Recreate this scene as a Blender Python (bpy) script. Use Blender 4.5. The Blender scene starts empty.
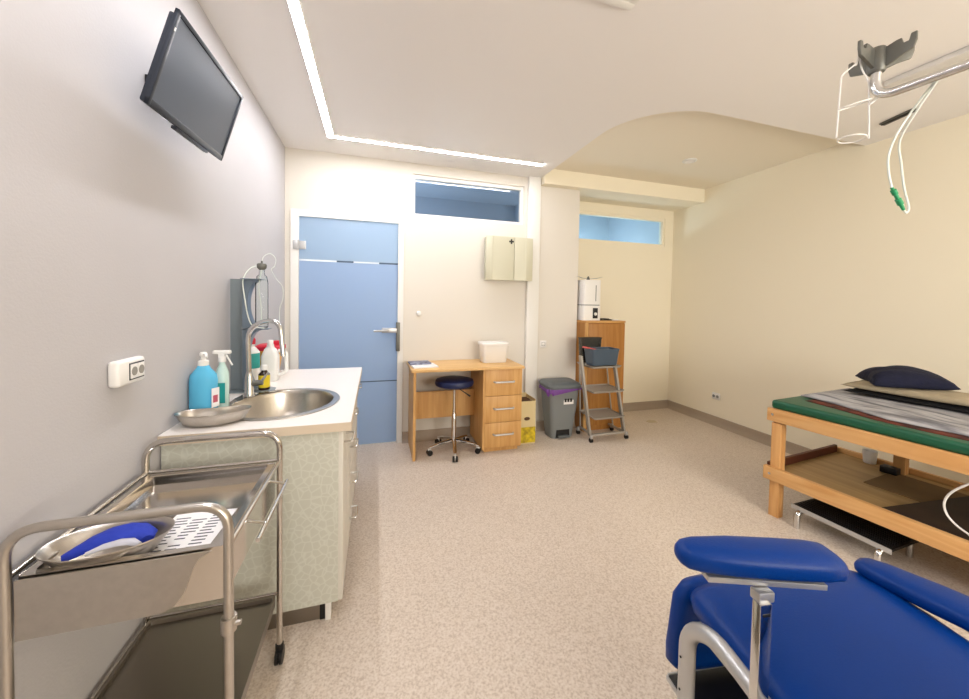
import bpy, bmesh, math, random
from mathutils import Vector, Matrix, noise
random.seed(4)
C = bpy.context.scene.collection
S = bpy.context.scene
PI = math.pi
V = Vector

# ------------------------------------------------------------------ camera
F, CX, CY, YAW, PITCH, ROLL, HC = 367.352291, 488.139302, 311.732336, 0.297829, 0.029534, -0.017685, 1.344084
def cam_axes():
    f = V((math.sin(YAW), math.cos(YAW), 0)); r = V((math.cos(YAW), -math.sin(YAW), 0)); d = V((0, 0, -1))
    f2 = f*math.cos(PITCH)+d*math.sin(PITCH); d2 = d*math.cos(PITCH)-f*math.sin(PITCH)
    r2 = r*math.cos(ROLL)+d2*math.sin(ROLL); d3 = d2*math.cos(ROLL)-r*math.sin(ROLL)
    return r2, d3, f2
cd = bpy.data.cameras.new('camera'); co = bpy.data.objects.new('camera', cd); C.objects.link(co)
r_, d_, f_ = cam_axes()
M = Matrix((( r_.x, -d_.x, -f_.x, 0), (r_.y, -d_.y, -f_.y, 0), (r_.z, -d_.z, -f_.z, HC), (0, 0, 0, 1)))
co.matrix_world = M
cd.sensor_fit = 'HORIZONTAL'; cd.sensor_width = 36; cd.lens = F/969*36
cd.shift_x = (484.5-CX)/969; cd.shift_y = (CY-349.5)/969; cd.clip_start = 0.02
S.camera = co
# ------------------------------------------------------------------ exposure, world
S.view_settings.view_transform = 'Standard'; S.view_settings.look = 'None'
S.view_settings.gamma = 1; S.view_settings.exposure = 0.93; S.view_settings.use_curve_mapping = False
w = bpy.data.worlds.new('world'); S.world = w; w.use_nodes = True
w.node_tree.nodes['Background'].inputs[0].default_value = (.75, .85, 1, 1)
w.node_tree.nodes['Background'].inputs[1].default_value = 0.3

def area(name, loc, rot, sx, sy, power, col):
    l = bpy.data.lights.new(name, 'AREA'); l.shape = 'RECTANGLE'; l.size = sx; l.size_y = sy
    l.energy = power; l.color = col
    o = bpy.data.objects.new(name, l); o.location = loc; o.rotation_euler = rot; C.objects.link(o); return o
# fill light added behind the camera, turned to brighten the right wall
area('rear_fill', (1.95, -2.28, 1.5), (math.radians(96), 0, math.radians(-20)), 2.0, 1.2, 62, (1, .95, .87))
# corridor lamps behind the glass door and transoms
for x, y, p in ((.3, 4.6, 19), (2.9, 4.6, 14)):
    l = bpy.data.lights.new('corridor_lamp', 'POINT'); l.energy = p; l.color = (.95, .98, 1); l.shadow_soft_size = .12
    o = bpy.data.objects.new('corridor_lamp', l); o.location = (x, y, 1.9); C.objects.link(o)
STRIP = 30.0

# ------------------------------------------------------------------ materials
def lin(c): return tuple(((x/255)/12.92 if x/255 <= .04045 else ((x/255+.055)/1.055)**2.4) for x in c)
def mat(name, rgb, rough=.5, metal=0, n=0.0, ns=20, bump=0.0, bs=None, spec=.5, coat=0, trans=0, alpha=1, ior=1.45, emit=0, dark=None, stretch=None, sheen=0):
    m = bpy.data.materials.new(name); m.use_nodes = True; t = m.node_tree; b = t.nodes['Principled BSDF']
    c = lin(rgb)
    b.inputs['Base Color'].default_value = (*c, 1); b.inputs['Roughness'].default_value = rough
    b.inputs['Metallic'].default_value = metal; b.inputs['Specular IOR Level'].default_value = spec
    b.inputs['Coat Weight'].default_value = coat; b.inputs['Transmission Weight'].default_value = trans
    b.inputs['Alpha'].default_value = alpha; b.inputs['IOR'].default_value = ior; b.inputs['Sheen Weight'].default_value = sheen
    if emit: b.inputs['Emission Color'].default_value = (*c, 1); b.inputs['Emission Strength'].default_value = emit
    tc = t.nodes.new('ShaderNodeTexCoord'); mp = t.nodes.new('ShaderNodeMapping')
    t.links.new(tc.outputs['Object'], mp.inputs[0])
    if stretch: mp.inputs['Scale'].default_value = stretch
    if n:
        nz = t.nodes.new('ShaderNodeTexNoise'); nz.inputs['Scale'].default_value = ns; nz.inputs['Detail'].default_value = 4
        t.links.new(mp.outputs[0], nz.inputs['Vector'])
        r = t.nodes.new('ShaderNodeValToRGB'); r.color_ramp.elements[0].position = .3; r.color_ramp.elements[1].position = .7
        d = lin(dark) if dark else tuple(x*(1-n) for x in c)
        u = c if dark else tuple(min(1, x*(1+n*.5)) for x in c)
        r.color_ramp.elements[0].color = (*d, 1); r.color_ramp.elements[1].color = (*u, 1)
        t.links.new(nz.outputs[0], r.inputs[0]); t.links.new(r.outputs[0], b.inputs['Base Color'])
    if bump:
        nb = t.nodes.new('ShaderNodeTexNoise'); nb.inputs['Scale'].default_value = bs or ns; nb.inputs['Detail'].default_value = 3
        t.links.new(mp.outputs[0], nb.inputs['Vector'])
        bp = t.nodes.new('ShaderNodeBump'); bp.inputs['Strength'].default_value = bump; bp.inputs['Distance'].default_value = .01
        t.links.new(nb.outputs[0], bp.inputs['Height']); t.links.new(bp.outputs[0], b.inputs['Normal'])
    return m
def wood(name, a, bcol, axis='Z', scale=8, rough=.45):
    m = mat(name, a, rough); t = m.node_tree; b = t.nodes['Principled BSDF']
    mp = [x for x in t.nodes if x.type == 'MAPPING'][0]
    s = {'X': (.12, 1.6, 1.6), 'Y': (1.6, .12, 1.6), 'Z': (1.6, 1.6, .12)}[axis]; mp.inputs['Scale'].default_value = s
    nz = t.nodes.new('ShaderNodeTexNoise'); nz.inputs['Scale'].default_value = scale*2.2; nz.inputs['Detail'].default_value = 6; nz.inputs['Distortion'].default_value = .8
    t.links.new(mp.outputs[0], nz.inputs['Vector'])
    r = t.nodes.new('ShaderNodeValToRGB'); r.color_ramp.elements[0].position = .35; r.color_ramp.elements[1].position = .65
    r.color_ramp.elements[0].color = (*lin(bcol), 1); r.color_ramp.elements[1].color = (*lin(a), 1)
    t.links.new(nz.outputs[0], r.inputs[0]); t.links.new(r.outputs[0], b.inputs['Base Color'])
    return m
def glass(name, rgb, tint=.85, gloss=.08):
    m = bpy.data.materials.new(name); m.use_nodes = True; t = m.node_tree; t.nodes.clear()
    o = t.nodes.new('ShaderNodeOutputMaterial'); mx = t.nodes.new('ShaderNodeMixShader')
    tr = t.nodes.new('ShaderNodeBsdfTransparent'); gl = t.nodes.new('ShaderNodeBsdfGlossy')
    tr.inputs[0].default_value = (*[x*tint for x in lin(rgb)], 1); gl.inputs['Roughness'].default_value = .03
    fr = t.nodes.new('ShaderNodeFresnel'); fr.inputs[0].default_value = 1.35 if gloss else 1.12
    ad = t.nodes.new('ShaderNodeMath'); ad.operation = 'ADD'; ad.inputs[1].default_value = gloss
    t.links.new(fr.outputs[0], ad.inputs[0]); t.links.new(ad.outputs[0], mx.inputs[0])
    t.links.new(tr.outputs[0], mx.inputs[1]); t.links.new(gl.outputs[0], mx.inputs[2]); t.links.new(mx.outputs[0], o.inputs[0])
    return m
def frosted(name, rgb, trl):
    m = bpy.data.materials.new(name); m.use_nodes = True; t = m.node_tree; b = t.nodes['Principled BSDF']
    b.inputs['Base Color'].default_value = (*lin(rgb), 1); b.inputs['Roughness'].default_value = .25
    tl = t.nodes.new('ShaderNodeBsdfTranslucent'); tl.inputs[0].default_value = (*lin(trl), 1)
    mx = t.nodes.new('ShaderNodeMixShader'); mx.inputs[0].default_value = .5
    t.links.new(b.outputs[0], mx.inputs[1]); t.links.new(tl.outputs[0], mx.inputs[2])
    t.links.new(mx.outputs[0], t.nodes['Material Output'].inputs[0]); return m

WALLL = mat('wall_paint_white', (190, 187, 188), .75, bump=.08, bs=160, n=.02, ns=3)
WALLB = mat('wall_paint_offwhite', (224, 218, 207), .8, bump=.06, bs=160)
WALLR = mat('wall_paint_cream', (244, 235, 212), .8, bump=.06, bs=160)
CEIL = mat('ceiling_paint', (238, 234, 230), .85, bump=.03, bs=200)
CEILR = mat('ceiling_paint_cream', (238, 229, 210), .85)
TRIMW = mat('trim_white', (236, 234, 228), .5)
BASE = mat('baseboard_vinyl', (168, 152, 134), .5, n=.1, ns=150)
CORR = mat('corridor_blue_paint', (176, 188, 200), .7)
CORR2 = mat('corridor_light_blue_paint', (184, 198, 210), .7)
# floor vinyl with speckles
FLOOR = mat('floor_vinyl', (200, 184, 167), .42, spec=.3)
t = FLOOR.node_tree; b = t.nodes['Principled BSDF']; mp = [x for x in t.nodes if x.type == 'MAPPING'][0]
vz = t.nodes.new('ShaderNodeTexNoise'); vz.inputs['Scale'].default_value = 120; vz.inputs['Detail'].default_value = 3; t.links.new(mp.outputs[0], vz.inputs['Vector'])
r = t.nodes.new('ShaderNodeValToRGB'); e = r.color_ramp.elements
e[0].position = .33; e[0].color = (*lin((194, 177, 160)), 1); e[1].position = .5; e[1].color = (*lin((215, 200, 184)), 1)
x = e.new(.68); x.color = (*lin((224, 212, 199)), 1)
n2 = t.nodes.new('ShaderNodeTexNoise'); n2.inputs['Scale'].default_value = 1.3; n2.inputs['Detail'].default_value = 3; t.links.new(mp.outputs[0], n2.inputs['Vector'])
mr = t.nodes.new('ShaderNodeMapRange'); mr.inputs[3].default_value = .9; mr.inputs[4].default_value = 1.06; t.links.new(n2.outputs[0], mr.inputs[0])
vm = t.nodes.new('ShaderNodeVectorMath'); vm.operation = 'SCALE'
t.links.new(vz.outputs[0], r.inputs[0]); t.links.new(r.outputs[0], vm.inputs[0]); t.links.new(mr.outputs[0], vm.inputs['Scale']); t.links.new(vm.outputs[0], b.inputs['Base Color'])

STEEL = mat('brushed_steel', (196, 190, 182), .3, 1, n=.06, ns=60, stretch=(1, 12, 1))
STEELP = mat('polished_steel', (205, 200, 194), .12, 1)
STEELD = mat('steel_shelf', (150, 143, 134), .34, 1)
CHROME = mat('chrome', (215, 215, 215), .12, 1)
ALU = mat('silver_paint', (196, 196, 196), .35, .6)
GREYM = mat('grey_metal_sheet', (140, 150, 154), .4, .5)
GLASS = glass('clear_glass', (252, 254, 254), 1, .0)
GLASSW = glass('window_glass_blue', (220, 228, 238), .9, .01)
GLASSC = glass('window_glass_cyan', (226, 238, 244), 1, .01)
DOORG = frosted('frosted_blue_glass', (184, 203, 224), (196, 216, 240))
DOORG2 = frosted('frosted_light_glass', (184, 204, 220), (205, 222, 240))
STRIPEL = mat('door_stripe_clear', (235, 242, 248), .3)
STRIPED = mat('door_stripe_dark', (80, 98, 120), .3)
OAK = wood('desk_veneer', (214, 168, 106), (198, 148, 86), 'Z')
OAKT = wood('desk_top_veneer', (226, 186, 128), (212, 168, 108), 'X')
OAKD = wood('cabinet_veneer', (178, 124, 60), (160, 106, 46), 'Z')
PINE = wood('bed_pine', (230, 182, 122), (214, 158, 96), 'Y', 7)
PINEZ = wood('bed_pine_leg', (222, 172, 112), (204, 148, 88), 'Z', 7)
PLY = wood('plywood', (186, 150, 98), (160, 124, 74), 'Y', 4)
PLYD = mat('dark_board', (60, 42, 28), .7, n=.3, ns=6)
CARDB = mat('cardboard', (126, 96, 58), .85, n=.1, ns=8)
GREEN = mat('green_vinyl', (22, 88, 62), .38, bump=.05, bs=120)
BLUE = mat('blue_vinyl', (0, 54, 132), .36, spec=.24, bump=.08, bs=220, n=.04, ns=4)
NAVY = mat('navy_fabric', (14, 18, 44), .9, bump=.4, bs=60, n=.2, ns=30)
NAVYV = mat('navy_vinyl', (20, 32, 72), .4)
BEIGEF = mat('beige_fabric', (168, 154, 128), .95, bump=.3, bs=80, n=.08, ns=12)
BLACK = mat('black_plastic', (18, 18, 20), .45)
BLACKF = mat('black_fabric', (20, 18, 20), .9, n=.2, ns=30)
WHITEP = mat('white_plastic', (236, 234, 230), .35)
CREAMP = mat('cream_metal', (208, 205, 182), .45)
GREYP = mat('grey_plastic', (122, 126, 126), .45, bump=.03, bs=200)
GREYPD = mat('dark_grey_plastic', (92, 98, 100), .45)
GREYC = mat('grey_cart_metal', (164, 158, 148), .45, .1)
BOXG = mat('blue_grey_plastic', (78, 92, 106), .3)
SMOKE = mat('smoky_plastic', (78, 76, 70), .25, alpha=.82)
PURPLE = mat('purple_film', (112, 66, 140), .35, bump=.6, bs=40)
SCREEN = mat('screen_glass', (66, 76, 92), .34, spec=.6)  # bluish reflection on the black screen is put into the base colour
TVB = mat('tv_bezel', (42, 48, 60), .35)
WTOP = mat('worktop_laminate', (240, 234, 228), .35)
WEDGE = mat('worktop_edge', (214, 198, 176), .5)
FRONT = mat('cabinet_front_white', (218, 214, 204), .4)
RED = mat('red_plastic', (206, 36, 60), .4)
YEL = mat('yellow_plastic', (236, 178, 62), .4)
YLAB = mat('yellow_label', (226, 200, 44), .6)
TEAL = mat('teal_label', (46, 160, 152), .5)
BROWN = mat('brown_glass', (44, 28, 22), .15)
LIQ = mat('blue_liquid', (104, 196, 236), .2, trans=.15, ior=1.2)
CLEARP = mat('pale_green_plastic', (196, 222, 214), .3)
PAPER = mat('paper_white', (240, 238, 238), .8)
INK = mat('printed_ink', (70, 70, 84), .8)
ROYAL = mat('royal_blue_fabric', (26, 52, 170), .7, bump=.2, bs=60)
CARTON = mat('carton_beige', (214, 196, 150), .75)
DBROWN = mat('dark_brown', (88, 62, 44), .8)
GREENC = mat('green_connector', (44, 150, 98), .35)
TUBEC = mat('clear_tubing', (226, 232, 224), .25)
LED = mat('led_diffuser', (250, 250, 255), .5, emit=STRIP)
ZINC = mat('zinc_grey', (112, 112, 106), .45, .5)
# side panel: pale laminate with a cell-like leaf print
PANEL = mat('patterned_laminate', (206, 206, 192), .4)
t = PANEL.node_tree; b = t.nodes['Principled BSDF']; mp = [x for x in t.nodes if x.type == 'MAPPING'][0]
vo = t.nodes.new('ShaderNodeTexVoronoi'); vo.feature = 'DISTANCE_TO_EDGE'; vo.inputs['Scale'].default_value = 34; t.links.new(mp.outputs[0], vo.inputs['Vector'])
r = t.nodes.new('ShaderNodeValToRGB'); r.color_ramp.elements[0].color = (*lin((211, 212, 200)), 1); r.color_ramp.elements[1].position = .12; r.color_ramp.elements[1].color = (*lin((200, 200, 187)), 1)
t.links.new(vo.outputs[0], r.inputs[0]); t.links.new(r.outputs[0], b.inputs['Base Color'])
# grey striped blanket and red patterned sheet
BLANK = mat('grey_blanket', (168, 168, 172), .95, bump=.4, bs=50)
t = BLANK.node_tree; b = t.nodes['Principled BSDF']; mp = [x for x in t.nodes if x.type == 'MAPPING'][0]; mp.inputs['Scale'].default_value = (1, .16, 1)
nz = t.nodes.new('ShaderNodeTexNoise'); nz.inputs['Scale'].default_value = 26; nz.inputs['Detail'].default_value = 5; t.links.new(mp.outputs[0], nz.inputs['Vector'])
r = t.nodes.new('ShaderNodeValToRGB'); r.color_ramp.elements[0].position = .36; r.color_ramp.elements[0].color = (*lin((112, 112, 118)), 1); r.color_ramp.elements[1].position = .56; r.color_ramp.elements[1].color = (*lin((180, 178, 180)), 1)
t.links.new(nz.outputs[0], r.inputs[0]); t.links.new(r.outputs[0], b.inputs['Base Color'])
REDSH = mat('red_patterned_cloth', (112, 52, 36), .9, n=1, ns=16, dark=(36, 22, 20))

# ------------------------------------------------------------------ mesh builder
ROOTS = {}
class MB:
    def __init__(s): s.bm = bmesh.new()
    def _bev(s, vs, w, seg):
        es = {e for v in vs for e in v.link_edges}
        bmesh.ops.bevel(s.bm, geom=list(es), offset=w, segments=seg, affect='EDGES', profile=.5, clamp_overlap=True)
    def box(s, x0, x1, y0, y1, z0, z1, bev=0, seg=2, m=None):
        mt = Matrix.Translation(((x0+x1)/2, (y0+y1)/2, (z0+z1)/2)) @ Matrix.Diagonal((abs(x1-x0), abs(y1-y0), abs(z1-z0), 1))
        if m is not None: mt = m @ mt
        vs = bmesh.ops.create_cube(s.bm, size=1, matrix=mt)['verts']
        if bev: s._bev(vs, bev, seg)
        return s
    def loft(s, rings, cap=True, closed=True, loop=False):
        R = [[s.bm.verts.new(p) for p in r] for r in rings]; n = len(R[0])
        prs = list(zip(R[:-1], R[1:])) + ([(R[-1], R[0])] if loop else [])
        for a, b in prs:
            for i in range(n if closed else n-1):
                j = (i+1) % n
                try: s.bm.faces.new((a[i], a[j], b[j], b[i]))
                except ValueError: pass
        if cap and closed and not loop:
            s.bm.faces.new(list(reversed(R[0]))); s.bm.faces.new(R[-1])
        return s
    def tube(s, pts, r, seg=10, loop=False, flat=1):
        pts = [V(p) for p in pts]; rings = []; n = len(pts); up = None
        for i, p in enumerate(pts):
            if loop: t = (pts[(i+1) % n]-pts[i-1]).normalized()
            else: t = (pts[min(i+1, n-1)]-pts[max(i-1, 0)]).normalized()
            if up is None:
                up = V((0, 0, 1)) if abs(t.z) < .9 else V((1, 0, 0))
            a = (up - t*up.dot(t)).normalized(); up = a; b = t.cross(a)
            rr = r[i] if isinstance(r, (list, tuple)) else r
            rings.append([p+(a*math.cos(k*2*PI/seg)*flat+b*math.sin(k*2*PI/seg))*rr for k in range(seg)])
        return s.loft(rings, loop=loop)
    def lathe(s, prof, c, seg=28, sx=1, sy=1, axis='Z'):
        rings = []
        for rr, z in prof:
            ring = []
            for k in range(seg):
                a = k*2*PI/seg; p = (rr*math.cos(a)*sx, rr*math.sin(a)*sy, z)
                if axis == 'Y': p = (p[0], -p[2], p[1])
                if axis == 'X': p = (p[2], p[0], p[1])
                ring.append(V(p)+V(c))
            rings.append(ring)
        return s.loft(rings)
    def prism(s, poly, d, off, bev=0, seg=2):
        """poly: list of 3-D points, extruded by vector d"""
        a = [s.bm.verts.new(V(p)+V(off)) for p in poly]; b = [s.bm.verts.new(V(p)+V(off)+V(d)) for p in poly]; n = len(a)
        s.bm.faces.new(list(reversed(a))); s.bm.faces.new(b)
        for i in range(n): s.bm.faces.new((a[i], a[(i+1) % n], b[(i+1) % n], b[i]))
        if bev: s._bev(a+b, bev, seg)
        return s
    def sphere(s, c, r, sc=(1, 1, 1), seg=20):
        bmesh.ops.create_uvsphere(s.bm, u_segments=seg, v_segments=max(8, seg//2), radius=r, matrix=Matrix.Translation(c) @ Matrix.Diagonal((*sc, 1)))
        return s
    def build(s, name, m, parent=None, smooth=True, tf=None, ang=40):
        if tf is not None: bmesh.ops.transform(s.bm, matrix=tf, verts=s.bm.verts)
        loc = None
        if parent is not None:
            root = ROOTS[parent.name]
            if root[1]: bmesh.ops.transform(s.bm, matrix=root[0].inverted(), verts=s.bm.verts)
        else:
            xs = [v.co.x for v in s.bm.verts]; ys = [v.co.y for v in s.bm.verts]; zs = [v.co.z for v in s.bm.verts]
            loc = V(((min(xs)+max(xs))/2, (min(ys)+max(ys))/2, min(zs)))
            bmesh.ops.translate(s.bm, vec=-loc, verts=s.bm.verts)
        bmesh.ops.recalc_face_normals(s.bm, faces=s.bm.faces)
        me = bpy.data.meshes.new(name); s.bm.to_mesh(me); s.bm.free(); me.materials.append(m)
        if smooth:
            me.polygons.foreach_set('use_smooth', [True]*len(me.polygons)); me.set_sharp_from_angle(angle=math.radians(ang))
        o = bpy.data.objects.new(name, me); C.objects.link(o)
        if loc is not None: o.location = loc
        if parent is not None:
            o.parent = parent; ROOTS[o.name] = ROOTS[parent.name]
        else: ROOTS[o.name] = (Matrix.Translation(loc), True)
        return o
def thing(name, label, cat, loc, rz=0, group=None, world=True):
    o = bpy.data.objects.new(name, None); o.empty_display_size = .05; C.objects.link(o); o.location = loc; o.rotation_euler = (0, 0, rz)
    o['label'] = label; o['category'] = cat
    if group: o['group'] = group
    ROOTS[o.name] = (Matrix.Translation(loc) @ Matrix.Rotation(rz, 4, 'Z'), world)
    return o
def tag(o, label, cat, group=None, kind=None):
    o['label'] = label; o['category'] = cat
    if group: o['group'] = group
    if kind: o['kind'] = kind
    return o
def struct(o): o['kind'] = 'structure'; return o
def fillet(pts, rad, n=6):
    pts = [V(p) for p in pts]; out = [pts[0]]
    for i in range(1, len(pts)-1):
        a, b, c = pts[i-1], pts[i], pts[i+1]; d1 = (a-b); d2 = (c-b); r = min(rad, d1.length*.49, d2.length*.49)
        p = b+d1.normalized()*r; q = b+d2.normalized()*r
        for k in range(n+1):
            u = k/n; out.append(p*(1-u)**2+b*2*u*(1-u)+q*u*u)
    out.append(pts[-1]); return out
def spline(pts, n=8):
    pts = [V(p) for p in pts]; P = [pts[0]*2-pts[1]]+pts+[pts[-1]*2-pts[-2]]; out = []
    for i in range(1, len(P)-2):
        for k in range(n):
            u = k/n; a, b, c, d = P[i-1:i+3]
            out.append(.5*((2*b)+(c-a)*u+(2*a-5*b+4*c-d)*u*u+(3*b-a-3*c+d)*u**3))
    out.append(pts[-1]); return out
def bx(*a, **k): return MB().box(*a, **k)

# ------------------------------------------------------------------ the room
XL, XR, YB, YA, YF = -.742, 3.66, 3.513, 3.86, -2.4
ZC, ZR, ZB, YBM = 2.612, 2.70, 2.535, 3.40
CX0, CX1, YC = 1.612, 2.07, 3.49
DX0, DX1, DZ = -.695, .248, 2.10          # door opening incl. frame
WX0, WX1, WZ0, WZ1 = .325, 1.44, 2.125, 2.515
AX0, AX1, AZ0, AZ1 = 2.07, 3.53, 2.075, 2.43
struct(bx(XL-.1, XR+.1, YF-.1, 5.4, -.08, 0).build('floor', FLOOR, smooth=False))
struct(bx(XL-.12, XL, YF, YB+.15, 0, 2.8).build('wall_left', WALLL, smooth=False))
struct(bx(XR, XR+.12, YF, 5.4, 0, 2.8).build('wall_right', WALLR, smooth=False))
w = MB()   # back wall around the door and the transom
y0, y1 = YB, YB+.13
w.box(XL, DX0, y0, y1, 0, 2.8); w.box(DX0, DX1, y0, y1, DZ, 2.8); w.box(DX1, WX0, y0, y1, 0, 2.8)
w.box(WX0, WX1, y0, y1, 0, WZ0); w.box(WX0, WX1, y0, y1, WZ1, 2.8); w.box(WX1, CX0, y0, y1, 0, 2.8)
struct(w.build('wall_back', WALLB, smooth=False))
struct(bx(CX0, CX1, YC, YA+.1, 0, 2.8).build('wall_pillar', WALLB, smooth=False))
struct(bx(1.478, 1.608, YB-.045, YB, 0, ZC, bev=.004).build('trim_1', TRIMW))
w = MB(); y0, y1 = YA, YA+.1
w.box(CX1, XR, y0, y1, 0, AZ0); w.box(CX1, XR, y0, y1, AZ1, 2.8); w.box(AX1, XR, y0, y1, AZ0, AZ1)
struct(w.build('wall_alcove', WALLR, smooth=False))
w = MB()   # wall behind the camera with an opening for the added window
w.box(XL, .75, YF-.12, YF, 0, 2.8); w.box(3.15, XR, YF-.12, YF, 0, 2.8); w.box(.75, 3.15, YF-.12, YF, 0, .85); w.box(.75, 3.15, YF-.12, YF, 2.15, 2.8)
struct(w.build('wall_front', WALLR, smooth=False))
# main ceiling: one slab with a stepped opening that has one rounded corner
pts = [(XL, YF), (XR, YF), (XR, 1.93)]
RX, RY = 1.612, 1.93; rr = .52
for k in range(17):
    a = PI*1.5-k*(PI/2)/16
    pts.append((RX+rr+rr*math.cos(a), RY+rr+rr*math.sin(a)*1.0))
pts += [(RX, YB), (XL, YB)]
struct(MB().prism([(p[0], p[1], 0) for p in pts], (0, 0, .07), (0, 0, ZC)).build('ceiling', CEIL, ang=30))
struct(bx(XL, XR, YF, YB, ZC+.075, ZC+.14).build('ceiling', CEILR, smooth=False))
struct(bx(CX0, XR, YBM, YA, ZB, ZC+.075).build('trim_2', WALLR, smooth=False))
# baseboards: coved vinyl
def base(name, p, q, nrm):
    p, q, nrm = V(p), V(q), V(nrm)
    prof = [(0, 0), (.045, 0), (.032, .008), (.018, .022), (.010, .045), (.007, .088), (0, .095)]
    struct(MB().loft([[pp+nrm*a+V((0, 0, z)) for a, z in prof] for pp in (p, q)]).build(name, BASE))
base('baseboard_left', (XL, YF, 0), (XL, YB, 0), (1, 0, 0))
base('baseboard_right', (XR, YF, 0), (XR, YA, 0), (-1, 0, 0))
base('baseboard_alcove', (CX1, YA, 0), (XR, YA, 0), (0, -1, 0))
base('baseboard_pillar', (1.61, YC, 0), (CX1, YC, 0), (0, -1, 0))
base('baseboard_back', (DX1, YB, 0), (1.478, YB, 0), (0, -1, 0))
base('baseboard_front', (XL, YF, 0), (XR, YF, 0), (0, 1, 0))
# corridor beyond the glass
w = MB(); w.box(XL-.1, XR, 5.3, 5.4, 0, 2.8); w.box(XL-.22, XL-.1, YB+.13, 5.4, 0, 2.8)
struct(w.build('wall_corridor', CORR, smooth=False))
struct(bx(1.95, 2.03, YA+.1, 5.2, 0, .9).build('wall_corridor_partition', CORR, smooth=False))
struct(bx(2.031, XR, 5.2, 5.299, 0, 2.8).build('wall_corridor_end', CORR2, smooth=False))
struct(bx(XR-.03, XR-.001, YA+.101, 5.2, 0, 2.8).build('wall_corridor_right', CORR2, smooth=False))
struct(bx(XL-.1, XR, YB+.13, 5.4, 2.8, 2.9).build('ceiling_corridor', CORR2, smooth=False))
# door
d = struct(MB().box(DX0, DX0+.062, YB-.018, YB+.12, 0, DZ).box(DX1-.05, DX1, YB-.018, YB+.12, 0, DZ).box(DX0+.062, DX1-.05, YB-.018, YB+.12, DZ-.058, DZ).build('door_1', TRIMW))
gx0, gx1 = DX0+.064, DX1-.052
bx(gx0, gx1, YB-.004, YB+.006, .012, 1.662).build('glass_panel', DOORG, d)
bx(gx0, gx1, YB-.004, YB+.006, 1.676, DZ-.06).build('glass_panel', DOORG2, d)
st = MB()
for a, b in ((0, .30), (.44, .66)): st.box(gx0+a, gx0+b, YB-.004, YB+.006, 1.662, 1.676)
st.build('clear_stripe', STRIPEL, d)
st = MB()
for a, b in ((.30, .44), (.66, gx1-gx0)): st.box(gx0+a, gx0+b, YB-.004, YB+.006, 1.662, 1.676)
st.box(gx0, gx1, YB-.0055, YB-.0035, .583, .592)
st.build('dark_stripe', STRIPED, d)
for z in (1.76, .22):
    MB().box(gx0-.045, gx0-.008, YB-.03, YB-.011, z, z+.07, bev=.003).box(gx0+.002, gx0+.055, YB-.022, YB-.004, z, z+.07, bev=.003).tube([(gx0-.005, YB-.024, z-.004), (gx0-.005, YB-.024, z+.074)], .009).build('hinge', ALU, d)
h = MB().box(gx1-.012, gx1+.022, YB-.045, YB-.005, .865, 1.13, bev=.004).build('door_handle', ZINC, d)
MB().box(gx1-.14, gx1-.006, YB-.05, YB-.005, 1.035, 1.08, bev=.006).build('lock_case', ALU, d)
MB().tube(fillet([(gx1-.09, YB-.05, 1.06), (gx1-.09, YB-.085, 1.06), (gx1-.21, YB-.085, 1.055)], .02), .010).build('lever', ALU, d)
# transoms
def transom(name, x0, x1, z0, z1, yf, g, fr, sill=.0):
    o = MB(); t_ = .028
    xa, xb = x0+t_*.8, x1-t_*1.1; o.box(xa, xb, yf, yf+.06, z1-t_*1.2, z1).box(xa, xb, yf, yf+.06, z0, z0+t_).box(x0, x0+t_*.8, yf, yf+.06, z0, z1).box(x1-t_*1.1, x1, yf, yf+.06, z0, z1)
    o = struct(o.build(name, fr, smooth=False))
    bx(x0+.01, x1-.01, yf+.03, yf+.036, z0+.01, z1-.01).build('pane', g, o)
    return o
transom('window_1', WX0, WX1, WZ0, WZ1, YB+.02, GLASSW, TRIMW)
o = transom('window_2', AX0, AX1, AZ0, AZ1, YA+.01, GLASSC, WALLR)
# unseen window frame, added behind the camera to go with the fill light
o = MB()
for x in (.75, 1.93, 3.09): o.box(x, x+.06, YF-.1, YF-.03, .91, 2.09)
o.box(.75, 3.15, YF-.1, YF-.03, .85, .91).box(.75, 3.15, YF-.1, YF-.03, 2.09, 2.15)
struct(o.build('window_added', TRIMW, smooth=False))

# ------------------------------------------------------------------ ceiling fittings
lt = thing('led_strip_light', 'long recessed white LED strip light turning a corner on the ceiling', 'ceiling light', (-.33, 0, ZC-.006))
lw = .044
z0, z1 = ZC-.011, ZC-.0005
LX, LY = -.345, 3.135
MB().box(LX-lw/2, LX+lw/2, -.5, LY+lw/2, z0, z1).box(LX+lw/2, 1.46, LY-lw/2, LY+lw/2, z0, z1).build('diffuser', LED, lt, smooth=False)
f2 = MB(); q = .003
f2.box(LX-lw/2-q, LX-lw/2, -.5, LY+lw/2+q, z0, z1).box(LX+lw/2, LX+lw/2+q, -.5, LY-lw/2, z0, z1).box(LX, 1.46, LY+lw/2, LY+lw/2+q, z0, z1).box(LX+lw/2, 1.46, LY-lw/2-q, LY-lw/2, z0, z1)
f2.build('trim_frame', TRIMW, lt, smooth=False)
v = thing('ceiling_vent', 'square white framed ceiling vent with dark grille, cut by the top edge', 'vent', (.86, 1.2, ZC-.015))
o = MB()
cx, cy, h_ = .90, 1.238, .135
for a, b, c_, d__ in ((-h_, h_, -h_, -h_+.035), (-h_, h_, h_-.035, h_), (-h_, -h_+.035, -h_+.035, h_-.035), (h_-.035, h_, -h_+.035, h_-.035)):
    o.box(cx+a, cx+b, cy+c_, cy+d__, ZC-.012, ZC-.001, bev=.003)
o.build('vent_frame', TRIMW, v)
bx(cx-.1, cx+.1, cy-.1, cy+.1, ZC-.004, ZC-.001).build('backing', BLACK, v)
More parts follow.
